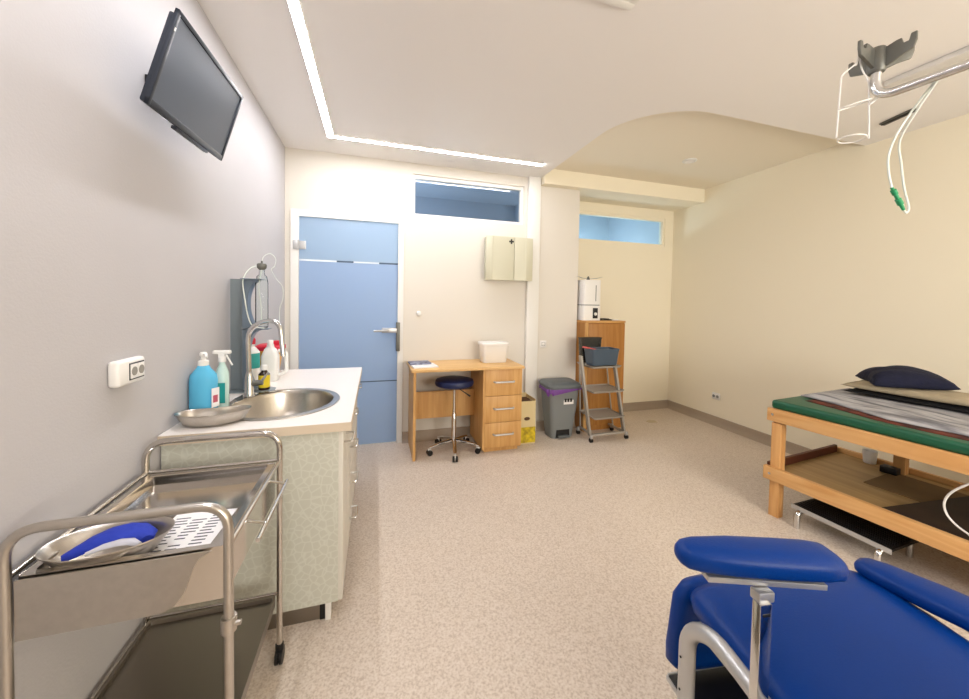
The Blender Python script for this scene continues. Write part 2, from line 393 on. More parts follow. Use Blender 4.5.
for k in range(7): bx(cx-.1, cx+.1, cy-.095+k*.03, cy-.083+k*.03, ZC-.010, ZC-.004).build('slat', TRIMW, v)
dl = thing('recessed_downlight', 'small round recessed downlight in the raised cream ceiling near the right wall', 'ceiling light', (2.79, 2.77, ZC+.06))
zt = ZC+.075
MB().lathe([(.062, zt-.001), (.062, zt-.008), (.05, zt-.012), (.044, zt-.008), (.042, zt-.001)], (2.79, 2.77, 0)).build('ring', TRIMW, dl)
MB().lathe([(.041, zt-.001), (.038, zt-.006), (.001, zt-.008)], (2.79, 2.77, 0)).build('lamp_lens', WHITEP, dl)
sv = thing('slot_vent', 'narrow dark slot vent on the ceiling above the right wall', 'vent', (3.29, 1.57, ZC-.02))
MB().box(-.10, .10, -.022, .022, ZC-.012, ZC-.001, bev=.004).build('housing', ZINC, sv, tf=Matrix.Translation((3.29, 1.57, 0)) @ Matrix.Rotation(1.25, 4, 'Z'))
MB().box(-.095, .095, -.014, .014, ZC-.018, ZC-.012, bev=.002).build('slot', BLACK, sv, tf=Matrix.Translation((3.29, 1.57, 0)) @ Matrix.Rotation(1.25, 4, 'Z'))
rl = thing('ceiling_rail', 'flat pale grey metal rail fixed along the ceiling behind the drip arm', 'rail', (2.76, .3, ZC-.04))
MB().box(2.71, 2.80, -1.4, 1.36, ZC-.03, ZC-.001, bev=.006).build('rail_body', WHITEP, rl)
MB().box(2.80, 2.806, -1.4, 1.34, ZC-.02, ZC-.001).build('edge_shade', BLACK, rl)  # solid black strip drawn for the shadow along the rail edge

# drip arm: hook head on a bent chrome tube that runs back and up to the ceiling
ia = thing('drip_hanger', 'chrome tube arm ending in a grey plastic four hook drip head', 'drip arm', (1.433, -.5, 1.99))
hx, hy = 1.415, .728
arm = fillet([(hx, hy, 2.062), (hx, hy, 1.965), (hx+.03, .5, 1.968), (hx+.03, -.55, 1.968), (hx+.03, -.55, ZC-.01)], .075, 10)
MB().tube(arm, .0125, 14).build('tube', CHROME, ia)
MB().lathe([(.06, ZC-.012), (.06, ZC-.002)], (hx+.03, -.55, 0)).build('ceiling_flange', CHROME, ia)
MB().lathe([(.018, 2.04), (.021, 2.045), (.021, 2.105), (.018, 2.11)], (hx, hy, 0), 20).build('hub', ZINC, ia)
for k, a in enumerate((math.radians(183), math.radians(-82), math.radians(-32), math.radians(80))):
    L_ = (.085, .075, .080, .07)[k]
    pr = [(.012, -.045), (.05, -.028), (L_, -.02), (L_+.006, .0), (L_+.006, .022), (L_-.006, .022), (L_-.008, .002), (L_-.022, .002), (L_-.024, .020), (L_-.034, .020), (.012, .012)]
    MB().prism([(x, 0, z) for x, z in pr], (0, .008, 0), (0, -.004, 0), bev=.0015).build('hook', ZINC, ia, tf=Matrix.Translation((hx, hy, 2.09)) @ Matrix.Rotation(a, 4, 'Z'))
# wire bottle cage
bc = thing('bottle_cage', 'white wire bottle cage hanging from the left hook of the drip head', 'bottle holder', (1.362, .748, 1.85))
cxx, cyy = 1.362, .75
MB().tube(fillet([(1.358, .742, 2.092), (1.357, .742, 2.068), (1.323, .762, 2.035), (1.318, .765, 1.852)], .01, 4), .0022, 8).build('wire_left', WHITEP, bc)
MB().tube(fillet([(1.360, .742, 2.094), (1.375, .742, 2.05), (1.408, .74, 2.02), (1.409, .735, 1.85)], .014, 4), .0022, 8).build('wire_right', WHITEP, bc)
def ring3(c, rx, ry, n=28, tilt=0): return [V(c)+V((rx*math.cos(k*2*PI/n), ry*math.sin(k*2*PI/n), tilt*math.cos(k*2*PI/n))) for k in range(n)]
MB().tube(ring3((1.370, .752, 1.952), .052, .03, tilt=.018), .002, 8, loop=True).build('ring', WHITEP, bc)
MB().tube(ring3((1.364, .752, 1.850), .036, .030), .002, 8, loop=True).build('ring', WHITEP, bc)
MB().tube(ring3((1.420, .73, 1.965), .022, .004, 16, tilt=.018), .002, 6, loop=True).build('loop', WHITEP, bc)
# tubing with the green connector
tb = thing('infusion_tubing', 'clear tubing loop with a green connector hanging from the drip arm', 'tubing', (1.48, .69, 1.63))
MB().tube(spline([(1.452, .62, 1.965), (1.462, .66, 1.92), (1.446, .69, 1.85), (1.434, .70, 1.79), (1.438, .70, 1.74), (1.455, .70, 1.70)]), .0028, 8).build('tube', TUBEC, tb)
MB().tube(spline([(1.452, .615, 1.965), (1.462, .66, 1.90), (1.482, .70, 1.84), (1.515, .71, 1.78), (1.535, .71, 1.71), (1.540, .70, 1.65), (1.530, .70, 1.632), (1.516, .70, 1.640)]), .0028, 8).build('tube', TUBEC, tb)
pa, pb = V((1.455, .70, 1.70)), V((1.516, .70, 1.640))
cn = MB(); cn.tube([pa+(pb-pa)*u for u in (0, .1, .12, .3, .32, .5, .52, .75, .77, 1)], [.004, .004, .007, .007, .005, .005, .0075, .0075, .005, .004], 12)
cn.build('connector', GREENC, tb)['label'] = 'green connector'

# ------------------------------------------------------------------ wall fittings, left
tv = thing('monitor', 'black flat screen monitor on a tilting bracket, high on the left wall', 'monitor', (XL, 1.56, 1.9))
A, B, D_, E_ = V((-.545, 1.303, 2.172)), V((-.545, 1.838, 2.198)), V((-.630, 1.838, 1.908)), V((-.630, 1.320, 1.896))
ux = (B-A).normalized(); uz = (A-E_); uz = (uz-ux*uz.dot(ux)).normalized(); un = uz.cross(ux)
if un.x < 0: un = -un
cc = (A+B+D_+E_)/4; Wt, Ht = (B-A).length/2, (A-E_).length/2
TM = Matrix.Translation(cc) @ Matrix((ux, -un, uz)).transposed().to_4x4()   # local x along width, y out the back, z up
fr = MB(); bz = .014
fr.box(-Wt, Wt, 0, .012, Ht-bz, Ht, bev=.002).box(-Wt, Wt, 0, .012, -Ht, -Ht+bz*1.5, bev=.002).box(-Wt, -Wt+bz, 0, .012, -Ht, Ht, bev=.002).box(Wt-bz, Wt, 0, .012, -Ht, Ht, bev=.002)
fr.build('bezel', TVB, tv, tf=TM)
bx(-Wt+.008, Wt-.008, .004, .009, -Ht+.008, Ht-.008).build('screen', SCREEN, tv, tf=TM)
MB().box(-Wt+.01, Wt-.01, .010, .030, -Ht+.005, Ht-.01, bev=.006).box(-Wt*.55, Wt*.55, .028, .045, -Ht*.9, Ht*.4, bev=.008).build('back_cover', TVB, tv, tf=TM)
bx(-Wt*.35, Wt*.55, .004, .022, -Ht-.010, -Ht+.002, bev=.003).build('control_strip', TVB, tv, tf=TM)
bx(-Wt+.004, -Wt+.009, -.001, .002, Ht-.062, Ht-.052).build('sticker', WHITEP, tv, tf=TM)
wm = MB(); wm.box(XL, XL+.012, 1.53, 1.61, 2.0, 2.08, bev=.003); wm.tube([(XL+.008, 1.57, 2.04), (cc.x-.03, 1.57, 2.045)], .014)
wm.build('wall_bracket', BLACK, tv)
so = thing('double_socket', 'white double power socket on the left wall beside the sink counter', 'socket', (XL, 1.40, 1.07))
MB().box(XL, XL+.030, 1.330, 1.462, 1.070, 1.148, bev=.010, seg=3).build('plate', WHITEP, so)
MB().box(XL+.030, XL+.0312, 1.377, 1.450, 1.083, 1.135).build('surround', BLACK, so)
for y in (1.396, 1.431):
    f3 = MB().box(XL+.0312, XL+.0335, y-.0165, y+.0165, 1.087, 1.131, bev=.001).build('outlet', WHITEP, so)
    MB().lathe([(.0135, 0), (.0135, .001)], (XL+.0335, y, 1.109), 20, axis='X').build('recess', mat('socket_grey', (150, 146, 138), .5) if y < 1.4 else bpy.data.materials['socket_grey'], f3)

# ------------------------------------------------------------------ back wall fittings
fa = thing('wall_cabinet', 'pale green grey first aid wall cabinet with a small dark cross', 'cabinet', (1.26, YB, 1.55))
yf = 3.40
MB().box(1.03, 1.5, yf+.012, YB-.0005, 1.552, 1.972, bev=.004).build('body', CREAMP, fa)
d1 = MB().prism([(1.015, yf+.010, 0), (1.075, yf-.006, 0), (1.085, yf-.002, 0), (1.30, yf-.002, 0), (1.30, yf+.010, 0)], (0, 0, .424), (0, 0, 1.55), bev=.001).build('door', CREAMP, fa)
d2 = MB().prism([(1.305, yf+.010, 0), (1.305, yf-.002, 0), (1.42, yf-.002, 0), (1.43, yf-.006, 0), (1.505, yf+.010, 0)], (0, 0, .424), (0, 0, 1.55), bev=.001).build('door', CREAMP, fa)
MB().box(1.262, 1.278, yf-.0035, yf-.002, 1.905, 1.953).box(1.246, 1.294, yf-.0034, yf-.0019, 1.921, 1.937).build('cross_emblem', BLACK, d1)
tag(MB().lathe([(.022, 0), (.024, .008), (.020, .028), (.012, .034), (.001, .036)], (.392, YB, 1.212), 20, axis='Y').build('door_stop', WHITEP), 'small round white door stop on the wall between door and cabinet', 'door stop')
ls = thing('light_switch', 'square light switch on the pillar above the pedal bin', 'switch', (1.675, YC, .88))
MB().box(1.640, 1.712, YC-.010, YC, .868, .94, bev=.004).build('plate', WHITEP, ls)
MB().box(1.658, 1.696, YC-.0115, YC-.0095, .886, .924).build('gasket', ZINC, ls)
MB().box(1.661, 1.693, YC-.015, YC-.0105, .889, .921, bev=.003).build('rocker', WHITEP, ls)
rs = thing('wall_socket', 'small white double socket low on the cream right wall', 'socket', (XR, 3.15, .3))
MB().box(XR-.012, XR, 3.105, 3.20, .285, .36, bev=.005).build('plate', WHITEP, rs)
for y in (3.13, 3.175): MB().lathe([(.016, 0), (.016, -.002)], (XR-.012, y, .322), 16, axis='X').build('outlet', GREYP, rs)

# ------------------------------------------------------------------ desk and what stands there
dk = thing('desk', 'light wood veneer desk with a three drawer pedestal against the back wall', 'desk', (.79, 3.3, 0))
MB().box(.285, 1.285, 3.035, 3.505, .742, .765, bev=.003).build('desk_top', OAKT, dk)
MB().box(.305, .327, 3.055, 3.50, 0, .742).build('side_panel', OAK, dk)
MB().box(.327, .905, 3.36, 3.378, .255, .50).build('modesty_panel', OAK, dk)
MB().box(.905, .923, 3.055, 3.49, .03, .742).box(1.253, 1.271, 3.075, 3.49, .03, .742).box(.923, 1.253, 3.472, 3.49, .03, .742).box(.923, 1.253, 3.08, 3.472, .03, .048).box(.93, 1.25, 3.09, 3.47, 0, .03).build('pedestal', OAK, dk)
for k, (a, b) in enumerate(((.045, .265), (.269, .502), (.506, .738))):
    dr = MB().box(.925, 1.270, 3.056, 3.073, a, b, bev=.0015).build('drawer', OAK, dk)
    zc = (a+b)/2+.008
    MB().tube(fillet([(1.005, 3.057, zc), (1.012, 3.030, zc), (1.185, 3.030, zc), (1.192, 3.057, zc)], .012), .0085, 10).build('handle', ALU, dr)
# papers and booklet
tag(MB().box(-.11, .10, -.09, .09, .766, .776).build('paper_sheets', PAPER, tf=Matrix.Translation((.412, 3.20, 0)) @ Matrix.Rotation(.12, 4, 'Z'), smooth=False), 'white paper sheets lying on the left corner of the desk', 'papers')
bk = tag(MB().box(-.10, .085, -.07, .07, .7775, .79, bev=.002).build('booklet', mat('booklet_cover', (70, 72, 92), .5, n=.8, ns=26, dark=(160, 164, 184)), tf=Matrix.Translation((.385, 3.29, 0)) @ Matrix.Rotation(.1, 4, 'Z')), 'dark blue grey printed booklet on top of the desk papers', 'booklet')
# white storage box
def rrect(x0, x1, y0, y1, r, n=5):
    out = []
    for cx, cy, a0 in ((x1-r, y1-r, 0), (x0+r, y1-r, 90), (x0+r, y0+r, 180), (x1-r, y0+r, 270)):
        for k in range(n+1):
            a = math.radians(a0+90*k/n); out.append((cx+r*math.cos(a), cy+r*math.sin(a)))
    return out
def taper(o, x0, x1, y0, y1, z0, z1, r, t_, extra=None):
    rings = []
    for z, s_ in ((z0, t_), (z0+.004, t_-.003 if t_ > .003 else 0), (z1, 0)):
        rings.append([(x, y, z) for x, y in rrect(x0+s_, x1-s_, y0+s_, y1-s_, r)])
    return o.loft(rings)
wb = thing('storage_box', 'white lidded plastic box on the desk top', 'box', (1.09, 3.33, .766))
taper(MB(), .955, 1.205, 3.24, 3.42, .766, .925, .035, .012).build('box_body', WHITEP, wb)
o = MB(); o.loft([[(x, y, z) for x, y in rrect(.945-s_, 1.215+s_, 3.23-s_, 3.43+s_, .04)] for z, s_ in ((.9255, 0), (.942, .003), (.952, 0), (.955, -.012))]); o.build('lid', WHITEP, wb)
# stool
sx, sy = .675, 3.18
st = thing('swivel_stool', 'round navy swivel stool on a chrome five star base with casters', 'stool', (sx, sy, 0))
MB().lathe([(.02, .585), (.15, .588), (.168, .60), (.172, .62), (.165, .642), (.13, .652), (.02, .655)], (sx, sy, 0), 36).build('seat', NAVYV, st)
MB().lathe([(.013, .33), (.013, .585)], (sx, sy, 0), 16).build('piston', CHROME, st)
MB().lathe([(.030, .08), (.030, .11), (.021, .12), (.021, .335), (.015, .345)], (sx, sy, 0), 20).build('column', CHROME, st)
MB().tube([(sx+.02, sy, .575), (sx+.10, sy-.03, .52), (sx+.135, sy-.04, .495)], [.004, .005, .009], 8).build('height_lever', BLACK, st)
for k in range(5):
    a = math.radians(-98+72*k); dx, dy = math.cos(a), math.sin(a)
    lg = MB().tube([(sx+dx*.02, sy+dy*.02, .105), (sx+dx*.14, sy+dy*.14, .088), (sx+dx*.225, sy+dy*.225, .066)], [.022, .017, .013], 10, flat=.7).build('leg', CHROME, st)
    cxp, cyp = sx+dx*.222, sy+dy*.222
    ax = V((-dy, dx, 0))
    MB().tube([V((cxp, cyp, .024))-ax*.022, V((cxp, cyp, .024))-ax*.005], .024, 16).tube([V((cxp, cyp, .024))+ax*.005, V((cxp, cyp, .024))+ax*.022], .024, 16).build('caster_wheel', BLACK, lg)
    MB().box(-.014, .014, -.004, .004, .02, .058, bev=.003).build('caster_fork', WHITEP, lg, tf=Matrix.Translation((cxp, cyp, 0)) @ Matrix.Rotation(a, 4, 'Z'))
# carton between desk and bin
ct = thing('carton', 'narrow cardboard carton with yellow printed lower half beside the desk', 'carton', (1.38, 3.26, 0))
MB().box(1.30, 1.462, 3.17, 3.40, 0, .385).box(1.30, 1.304, 3.17, 3.40, .385, .42).box(1.458, 1.462, 3.17, 3.40, .385, .42).box(1.304, 1.458, 3.396, 3.40, .385, .43).box(1.304, 1.458, 3.17, 3.174, .385, .405).build('box_body', CARTON, ct, smooth=False)
MB().box(1.299, 1.463, 3.1675, 3.1695, .012, .16).box(1.4625, 1.4635, 3.1675, 3.38, .012, .16).build('yellow_print', mat('yellow_print', (232, 206, 40), .7, n=.5, ns=22, dark=(150, 128, 30)), ct, smooth=False)['label'] = 'yellow print'
MB().sphere((1.375, 3.168, .24), .03, (1, .05, .55)).build('oval_mark', DBROWN, ct)
MB().box(1.31, 1.455, 3.18, 3.39, .385, .387).build('inside_shade', DBROWN, ct, smooth=False)  # brown sheet on the solid carton, painted as its shaded inside
# pedal bin
pbn = thing('pedal_bin', 'grey plastic pedal bin with a hinged lid in front of the pillar', 'bin', (1.75, 3.3, 0))
bx0, bx1, by0, by1 = 1.608, 1.948, 3.17, 3.42
o = MB(); o.loft([[(x, y, z) for x, y in rrect(bx0+s_, bx1-s_, by0+s_*.8, by1-s_*.4, .05)] for z, s_ in ((0, .055), (.02, .05), (.30, .02), (.485, .004), (.49, .0), (.50, 0))])
o.build('body', GREYP, pbn)
MB().loft([[(x, y, z+(y-by0)*.05) for x, y in rrect(bx0-.012+s_, bx1+.012-s_, by0-.012+s_, by1+.012-s_, .055)] for z, s_ in ((.502, 0), (.525, -.002), (.545, .012), (.553, .04))]).build('lid', GREYPD, pbn)
rp = MB(); rp.prism([(-.075, 0, 0), (.075, 0, 0), (.070, 0, .09), (.055, 0, .105), (-.055, 0, .105), (-.070, 0, .09)], (0, .012, 0), (1.775, by0+.034, .012)); rp.build('pedal_recess', BLACK, pbn)
MB().box(1.72, 1.83, by0+.005, by0+.045, .022, .038, bev=.004).build('pedal', GREYPD, pbn)
lb = MB().box(1.765, 1.872, by0+.010, by0+.0135, .345, .412).build('label_plate', WHITEP, pbn, tf=None, smooth=False)
for k in range(3): bx(1.773+k*.030, 1.795+k*.030, by0+.0085, by0+.0105, .368, .402).build('pictogram', BLACK, lb, smooth=False)
# bin liner
o = MB(); rim = rrect(bx0-.004, bx1+.004, by0-.004, by1+.004, .052, 6); n_ = len(rim); rings = []
for z, s_ in ((.500, .004), (.494, .008), (.47, .011), (.44, .008)):
    ring = []
    for i, (x, y) in enumerate(rim):
        a = (x-1.778); b = (y-3.305); L_ = math.hypot(a, b); wv = .006*math.sin(i*2.3)+.004*math.sin(i*5.1)
        front = max(0, min(1, (1.80-x)/.25)) if y < 3.30 else .2
        zz = z if z > .495 else .498-(.498-z)*(.25+1.35*front*(.7+.3*math.sin(i*1.7)))
        ring.append((x+a/L_*(s_+wv), y+b/L_*(s_+wv), zz))
    rings.append(ring)
tag(MB().loft(rings, cap=False).build('bin_liner', PURPLE), 'purple plastic bag liner folded over the rim of the grey bin', 'bin bag')

# alcove: tall cabinet, humidifier, device, tiered cart, boxes
cb = thing('tall_cabinet', 'tall wood veneer cabinet standing in the alcove behind the grey cart', 'cabinet', (2.33, 3.55, 0))
c0, c1, d0, d1_ = 2.075, 2.555, 3.32, 3.80
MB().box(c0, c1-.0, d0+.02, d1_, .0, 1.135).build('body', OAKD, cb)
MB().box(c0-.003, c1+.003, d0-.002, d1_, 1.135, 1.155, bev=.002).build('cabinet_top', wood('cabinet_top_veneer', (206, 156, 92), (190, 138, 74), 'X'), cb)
MB().box(c0+.035, c1-.002, d0, d0+.018, .06, 1.13, bev=.002).build('door', OAKD, cb)
MB().box(c0, c0+.032, d0, d0+.018, .0, 1.133).build('side_edge', OAK, cb)
hu = thing('humidifier', 'white box shaped air humidifier on top of the tall cabinet', 'humidifier', (2.21, 3.5, 1.156))
hx0, hx1, hy0, hy1 = 2.095, 2.305, 3.40, 3.56
MB().loft([[(x, y, z) for x, y in rrect(hx0, hx1, hy0, hy1, .02)] for z in (1.156, 1.315)]).build('base_unit', WHITEP, hu)
MB().loft([[(x, y, z) for x, y in rrect(hx0+.002, hx1-.002, hy0+.002, hy1-.002, .02)] for z in (1.323, 1.585)]).build('water_tank', WHITEP, hu)
MB().loft([[(x, y, z) for x, y in rrect(hx0+.006, hx1-.006, hy0+.006, hy1-.006, .02)] for z in (1.315, 1.323)]).build('seam', GREYPD, hu)
MB().box(2.205, 2.265, hy0-.004, hy0+.002, 1.178, 1.288, bev=.002).build('control_panel', BLACK, hu)
MB().lathe([(.017, 0), (.015, .012), (.001, .013)], (2.235, hy0-.004, 1.225), 18, axis='Y').build('dial', WHITEP, hu)
MB().box(2.236, 2.242, hy0-.0005, hy0+.003, 1.36, 1.53).build('level_window', BLACK, hu)
MB().lathe([(.02, 1.585), (.016, 1.605), (.008, 1.623), (.001, 1.63)], (2.19, 3.48, 0), 16).build('nozzle_hub', ZINC, hu)
for a in (0.12, PI-.1): MB().tube([V((2.19, 3.48, 1.597)), V((2.19+.09*math.cos(a), 3.46, 1.607)), V((2.19+.16*math.cos(a), 3.45, 1.625))], [.006, .010, .004], 8, flat=.4).build('nozzle_arm', ALU, hu)
tag(MB().box(2.33, 2.46, 3.42, 3.53, 1.156, 1.168, bev=.003).box(2.34, 2.44, 3.44, 3.52, 1.168, 1.176, bev=.002).build('tablet_device', BLACK), 'flat black device lying beside the humidifier on the tall cabinet', 'device')
tag(MB().box(2.47, 2.53, 3.40, 3.46, 1.156, 1.168, bev=.004).build('adapter', WHITEP), 'small white adapter on the right corner of the tall cabinet', 'adapter')
# tiered cart: three steps between two raked side rails
tc = thing('tiered_cart', 'grey three tier metal step cart on casters in front of the tall cabinet', 'cart', (2.27, 3.1, 0))
xl, xr = 2.085, 2.44
def cart_y(z): return 3.05+.10*z
for sgn, xb, xt_, xo in ((-1, 1.985, 1.865, 0), (1, 2.375, 2.245, 0)):
    MB().prism([(xb-.008, 0, .06), (xb+.012, 0, .06), (xt_+.012, 0, .84 if sgn < 0 else .745), (xt_-.010, 0, .84 if sgn < 0 else .745)], (0, .045, 0), (0, 3.04, 0), bev=.004).build('side_rail', GREYC, tc)
    MB().tube([(xb+.03, 3.28, .06), (xt_+(.125 if sgn < 0 else .06), 3.28, .73)], .008, 8).build('rear_rail', GREYC, tc)
for z, a, b in ((.74, 1.935, 2.29), (.50, 1.955, 2.33), (.245, 1.975, 2.345)):
    o = MB(); o.loft([[(x, y, zz) for x, y in rrect(a+s_+.02, b-s_, 3.00+s_, 3.29-s_, .015)] for zz, s_ in ((z-.02, .014), (z, 0), (z, .006), (z-.008, .010))], cap=False)
    o.prism([(x, y, 0) for x, y in rrect(a+.028, b-.008, 3.008, 3.282, .012)], (0, 0, .003), (0, 0, z-.012)); o.build('shelf', GREYC, tc)
MB().box(2.0, 2.37, 3.03, 3.06, .062, .080, bev=.004).box(2.0, 2.02, 3.05, 3.29, .062, .080).box(2.35, 2.37, 3.05, 3.29, .062, .080).build('base_frame', GREYC, tc)
for x in (1.992, 2.392):
    for y in (3.045, 3.28):
        o = MB().box(x-.012, x+.012, y-.014, y+.014, .030, .072, bev=.003).build('caster', ALU, tc)
        MB().tube([(x-.012, y, .022), (x-.002, y, .022)], .022, 14).tube([(x+.002, y, .022), (x+.012, y, .022)], .022, 14).build('wheel', BLACK, o)
bb = thing('plastic_box', 'blue grey plastic storage box on the top tier of the cart', 'box', (2.13, 3.12, .743))
o = MB(); o.loft([[(x, y, z) for x, y in rrect(1.978+s_, 2.272-s_, 3.02+s_, 3.195-s_, .02)] for z, s_ in ((.743, .014), (.88, 0), (.892, -.004), (.90, -.004), (.90, .006), (.76, .018))]); o.build('box_body', BOXG, bb)
sb = thing('smoky_box', 'translucent dark smoky box behind the blue grey box on the cart', 'box', (2.05, 3.24, .743))
MB().loft([[(x, y, z) for x, y in rrect(1.96+s_, 2.20-s_, 3.21+s_, 3.275-s_, .015)] for z, s_ in ((.743, .01), (.98, 0), (.987, -.004), (.993, -.004), (.993, .004), (.77, .012))]).build('box_body', SMOKE, sb)
MB().box(2.16, 2.174, 3.203, 3.208, .91, .95, bev=.002).build('latch', BLACK, sb)
tag(MB().prism([(0, 0, 0), (.13, 0, -.022), (.135, 0, -.010), (.01, 0, .016)], (0, .04, 0), (1.925, 3.10, .905), bev=.003).build('red_strap', mat('faded_red', (200, 90, 84), .5)), 'faded red strap poking out of the blue grey box on the cart', 'strap')
tag(MB().prism([(-.05, -.03, 0), (.05, -.045, 0), (.06, .02, 0), (.0, .045, 0), (-.055, .02, 0)], (0, 0, .003), (3.02, 3.42, 0.0)).build('paper_scrap', mat('paper_scrap', (196, 180, 150), .8), smooth=False), 'small scrap of paper lying on the floor near the alcove', 'paper scrap')

# ------------------------------------------------------------------ counter unit with sink
KX, KY0, KY1, KZ = -.092, 1.585, 2.845, .84
cu = thing('sink_cabinet', 'white base cabinet with patterned end panel under the sink worktop', 'cabinet', (-.42, 2.2, 0))
MB().box(XL+.005, -.140, KY0+.015, KY0+.033, .088, .803).build('end_panel', PANEL, cu, smooth=False)
MB().box(XL+.005, -.144, KY0+.033, KY1-.01, .088, .10).box(XL+.005, -.144, KY1-.028, KY1-.01, .10, .803).box(XL+.005, XL+.02, KY0+.033, KY1-.01, .10, .803).build('carcass', FRONT, cu, smooth=False)
def dhandle(x, y, z, par, L_=.11):
    MB().tube(fillet([(x, y-L_/2, z), (x+.036, y-L_/2, z), (x+.036, y+L_/2, z), (x, y+L_/2, z)], .01, 5), .005, 8).build('handle', CHROME, par)
fx0, fx1 = -.141, -.122
def front(name, y0, y1, z0, z1, hy=None, hz=None):
    o = MB().box(fx0, fx1, y0, y1, z0, z1, bev=.0015).build(name, FRONT, cu)
    if hy: dhandle(fx1, hy, hz, o)
front('door', 1.602, 1.84, .09, .800, 1.68, .745)
front('drawer', 1.844, 2.42, .645, .800, 2.06, .745)
front('drawer', 1.844, 2.42, .455, .641, 2.06, .575)
front('drawer', 1.844, 2.42, .275, .451, 2.06, .39)
front('drawer', 1.844, 2.42, .09, .271, 2.06, .20)
front('door', 2.424, 2.833, .09, .800, 2.62, .752)
MB().box(XL+.02, -.185, KY0+.05, KY0+.062, .0, .086).box(-.197, -.185, KY0+.062, KY1-.05, .0, .086).build('plinth', STEELD, cu, smooth=False)
MB().box(-.212, -.190, KY0+.045, KY0+.0495, 0, .086).build('plinth_gap_shade', BLACK, cu, smooth=False)  # black strip stands in for the shade of the gap by the plinth
MB().box(-.190, -.168, KY0+.035, KY0+.07, 0, .086, bev=.001).build('plinth_corner', WHITEP, cu)['label'] = 'white plinth corner strip'
# worktop with an oval cut out
wt = MB(); bm = wt.bm
SC = V((-.415, 1.955)); SRX, SRY = .235, .262
def oval(rx, ry, z, n=48, c=SC): return [(c.x+rx*math.cos(k*2*PI/n), c.y+ry*math.sin(k*2*PI/n), z) for k in range(n)]
x0, x1, y0, y1 = XL+.002, KX, KY0, KY1
def rect_ring(z, n=48):
    out = []
    for k in range(n):
        a = k*2*PI/n; dx, dy = math.cos(a)*SRX, math.sin(a)*SRY
        tt = min(((x1-SC.x) if dx > 0 else (x0-SC.x))/dx if abs(dx) > 1e-6 else 9e9, ((y1-SC.y) if dy > 0 else (y0-SC.y))/dy if abs(dy) > 1e-6 else 9e9)
        out.append([SC.x+dx*tt, SC.y+dy*tt, z])
    for cx, cy in ((x0, y0), (x1, y0), (x1, y1), (x0, y1)):
        i = min(range(n), key=lambda i: (out[i][0]-cx)**2+(out[i][1]-cy)**2); out[i][0], out[i][1] = cx, cy
    return out
zt_, zb_ = KZ, KZ-.036
wt.loft([oval(SRX-.008, SRY-.008, zb_), oval(SRX-.008, SRY-.008, zt_), rect_ring(zt_), rect_ring(zb_)], loop=True)
wo = wt.build('worktop', WTOP, smooth=False)
tag(wo, 'white laminate worktop with a beige edge around the inset sink', 'worktop')
MB().box(x0, x1, y0-.0015, y0, zb_, zt_-.002).box(x1, x1+.0015, y0, y1, zb_, zt_-.002).build('edge_band', WEDGE, wo, smooth=False)
sk = thing('sink', 'oval stainless steel sink set into the white worktop', 'sink', (SC.x, SC.y, KZ))
o = MB(); rr_ = []
for s_, z in ((1.06, .0008), (1.055, .004), (.99, .006), (.93, .004), (.915, -.004), (.90, -.02), (.86, -.10), (.78, -.135), (.55, -.15), (.12, -.155), (.0, -.157)):
    rr_.append(oval(max(.002, SRX*s_), max(.002, SRY*s_), KZ+z))
o.loft(rr_, cap=False); o.build('bowl', STEEL, sk)
MB().lathe([(.04, KZ-.152), (.038, KZ-.147), (.02, KZ-.149)], (SC.x, SC.y, 0), 24).build('drain', CHROME, sk)
o = MB()   # tap ledge
led = [(-.655, 2.06), (-.640, 2.16), (-.58, 2.205), (-.50, 2.21), (-.47, 2.19), (-.56, 2.13), (-.612, 2.05), (-.628, 1.97), (-.650, 1.97)]
o.prism([(x, y, 0) for x, y in led], (0, 0, .005), (0, 0, KZ+.0008), bev=.001); o.build('tap_ledge', STEELP, sk)
# tap
TX, TY = -.600, 2.09
tp = thing('mixer_tap', 'tall chrome swan neck mixer tap behind the sink', 'tap', (TX, TY, KZ+.006))
MB().lathe([(.026, KZ+.006), (.027, KZ+.012), (.020, KZ+.03), (.018, KZ+.10), (.014, KZ+.125), (.011, KZ+.13)], (TX, TY, 0), 20).build('body', CHROME, tp)
MB().tube(fillet([(TX, TY, KZ+.12), (TX-.005, TY, KZ+.36), (TX+.14, TY-.02, KZ+.40), (TX+.158, TY-.03, KZ+.21)], .09, 12), .0115, 14).build('spout', CHROME, tp)
MB().tube([(TX+.015, TY, KZ+.07), (TX+.06, TY, KZ+.075)], .014, 14).build('valve', ZINC, tp)
MB().tube([(TX+.055, TY, KZ+.08), (TX+.085, TY, KZ+.125)], [.007, .004], 8).build('lever', CHROME, tp)

# grey sheet metal holder stand with glass canister
hs = thing('canister_stand', 'grey sheet metal canister holder with a cut out front beside the tap', 'stand', (-.65, 2.27, KZ))
def cshape(z0, z1, xa, xb, cx, cz, rx, rz):
    p = [(xa, z0), (xa, z1), (xb, z1)]
    for k in range(15):
        a = PI/2+k*PI/14; p.append((cx+rx*math.cos(a), cz+rz*math.sin(a)))
    p.append((xb, z0)); return p
MB().box(XL+.004, -.661, 2.268, 2.271, KZ+.0, 1.437).build('back_plate', GREYM, hs, smooth=False)
GM2 = mat('grey_metal_wing', (118, 132, 146), .4, .5)
MB().prism([(x, 0, z) for x, z in cshape(1.18, 1.437, -.6605, -.60, -.585, 1.308, .052, .122)], (0, -.055, 0), (0, 2.250, 0)).build('upper_wing', GM2, hs, smooth=False)
MB().box(-.6605, -.565, 2.16, 2.25, 1.434, 1.437).build('top_shelf', GM2, hs, smooth=False)
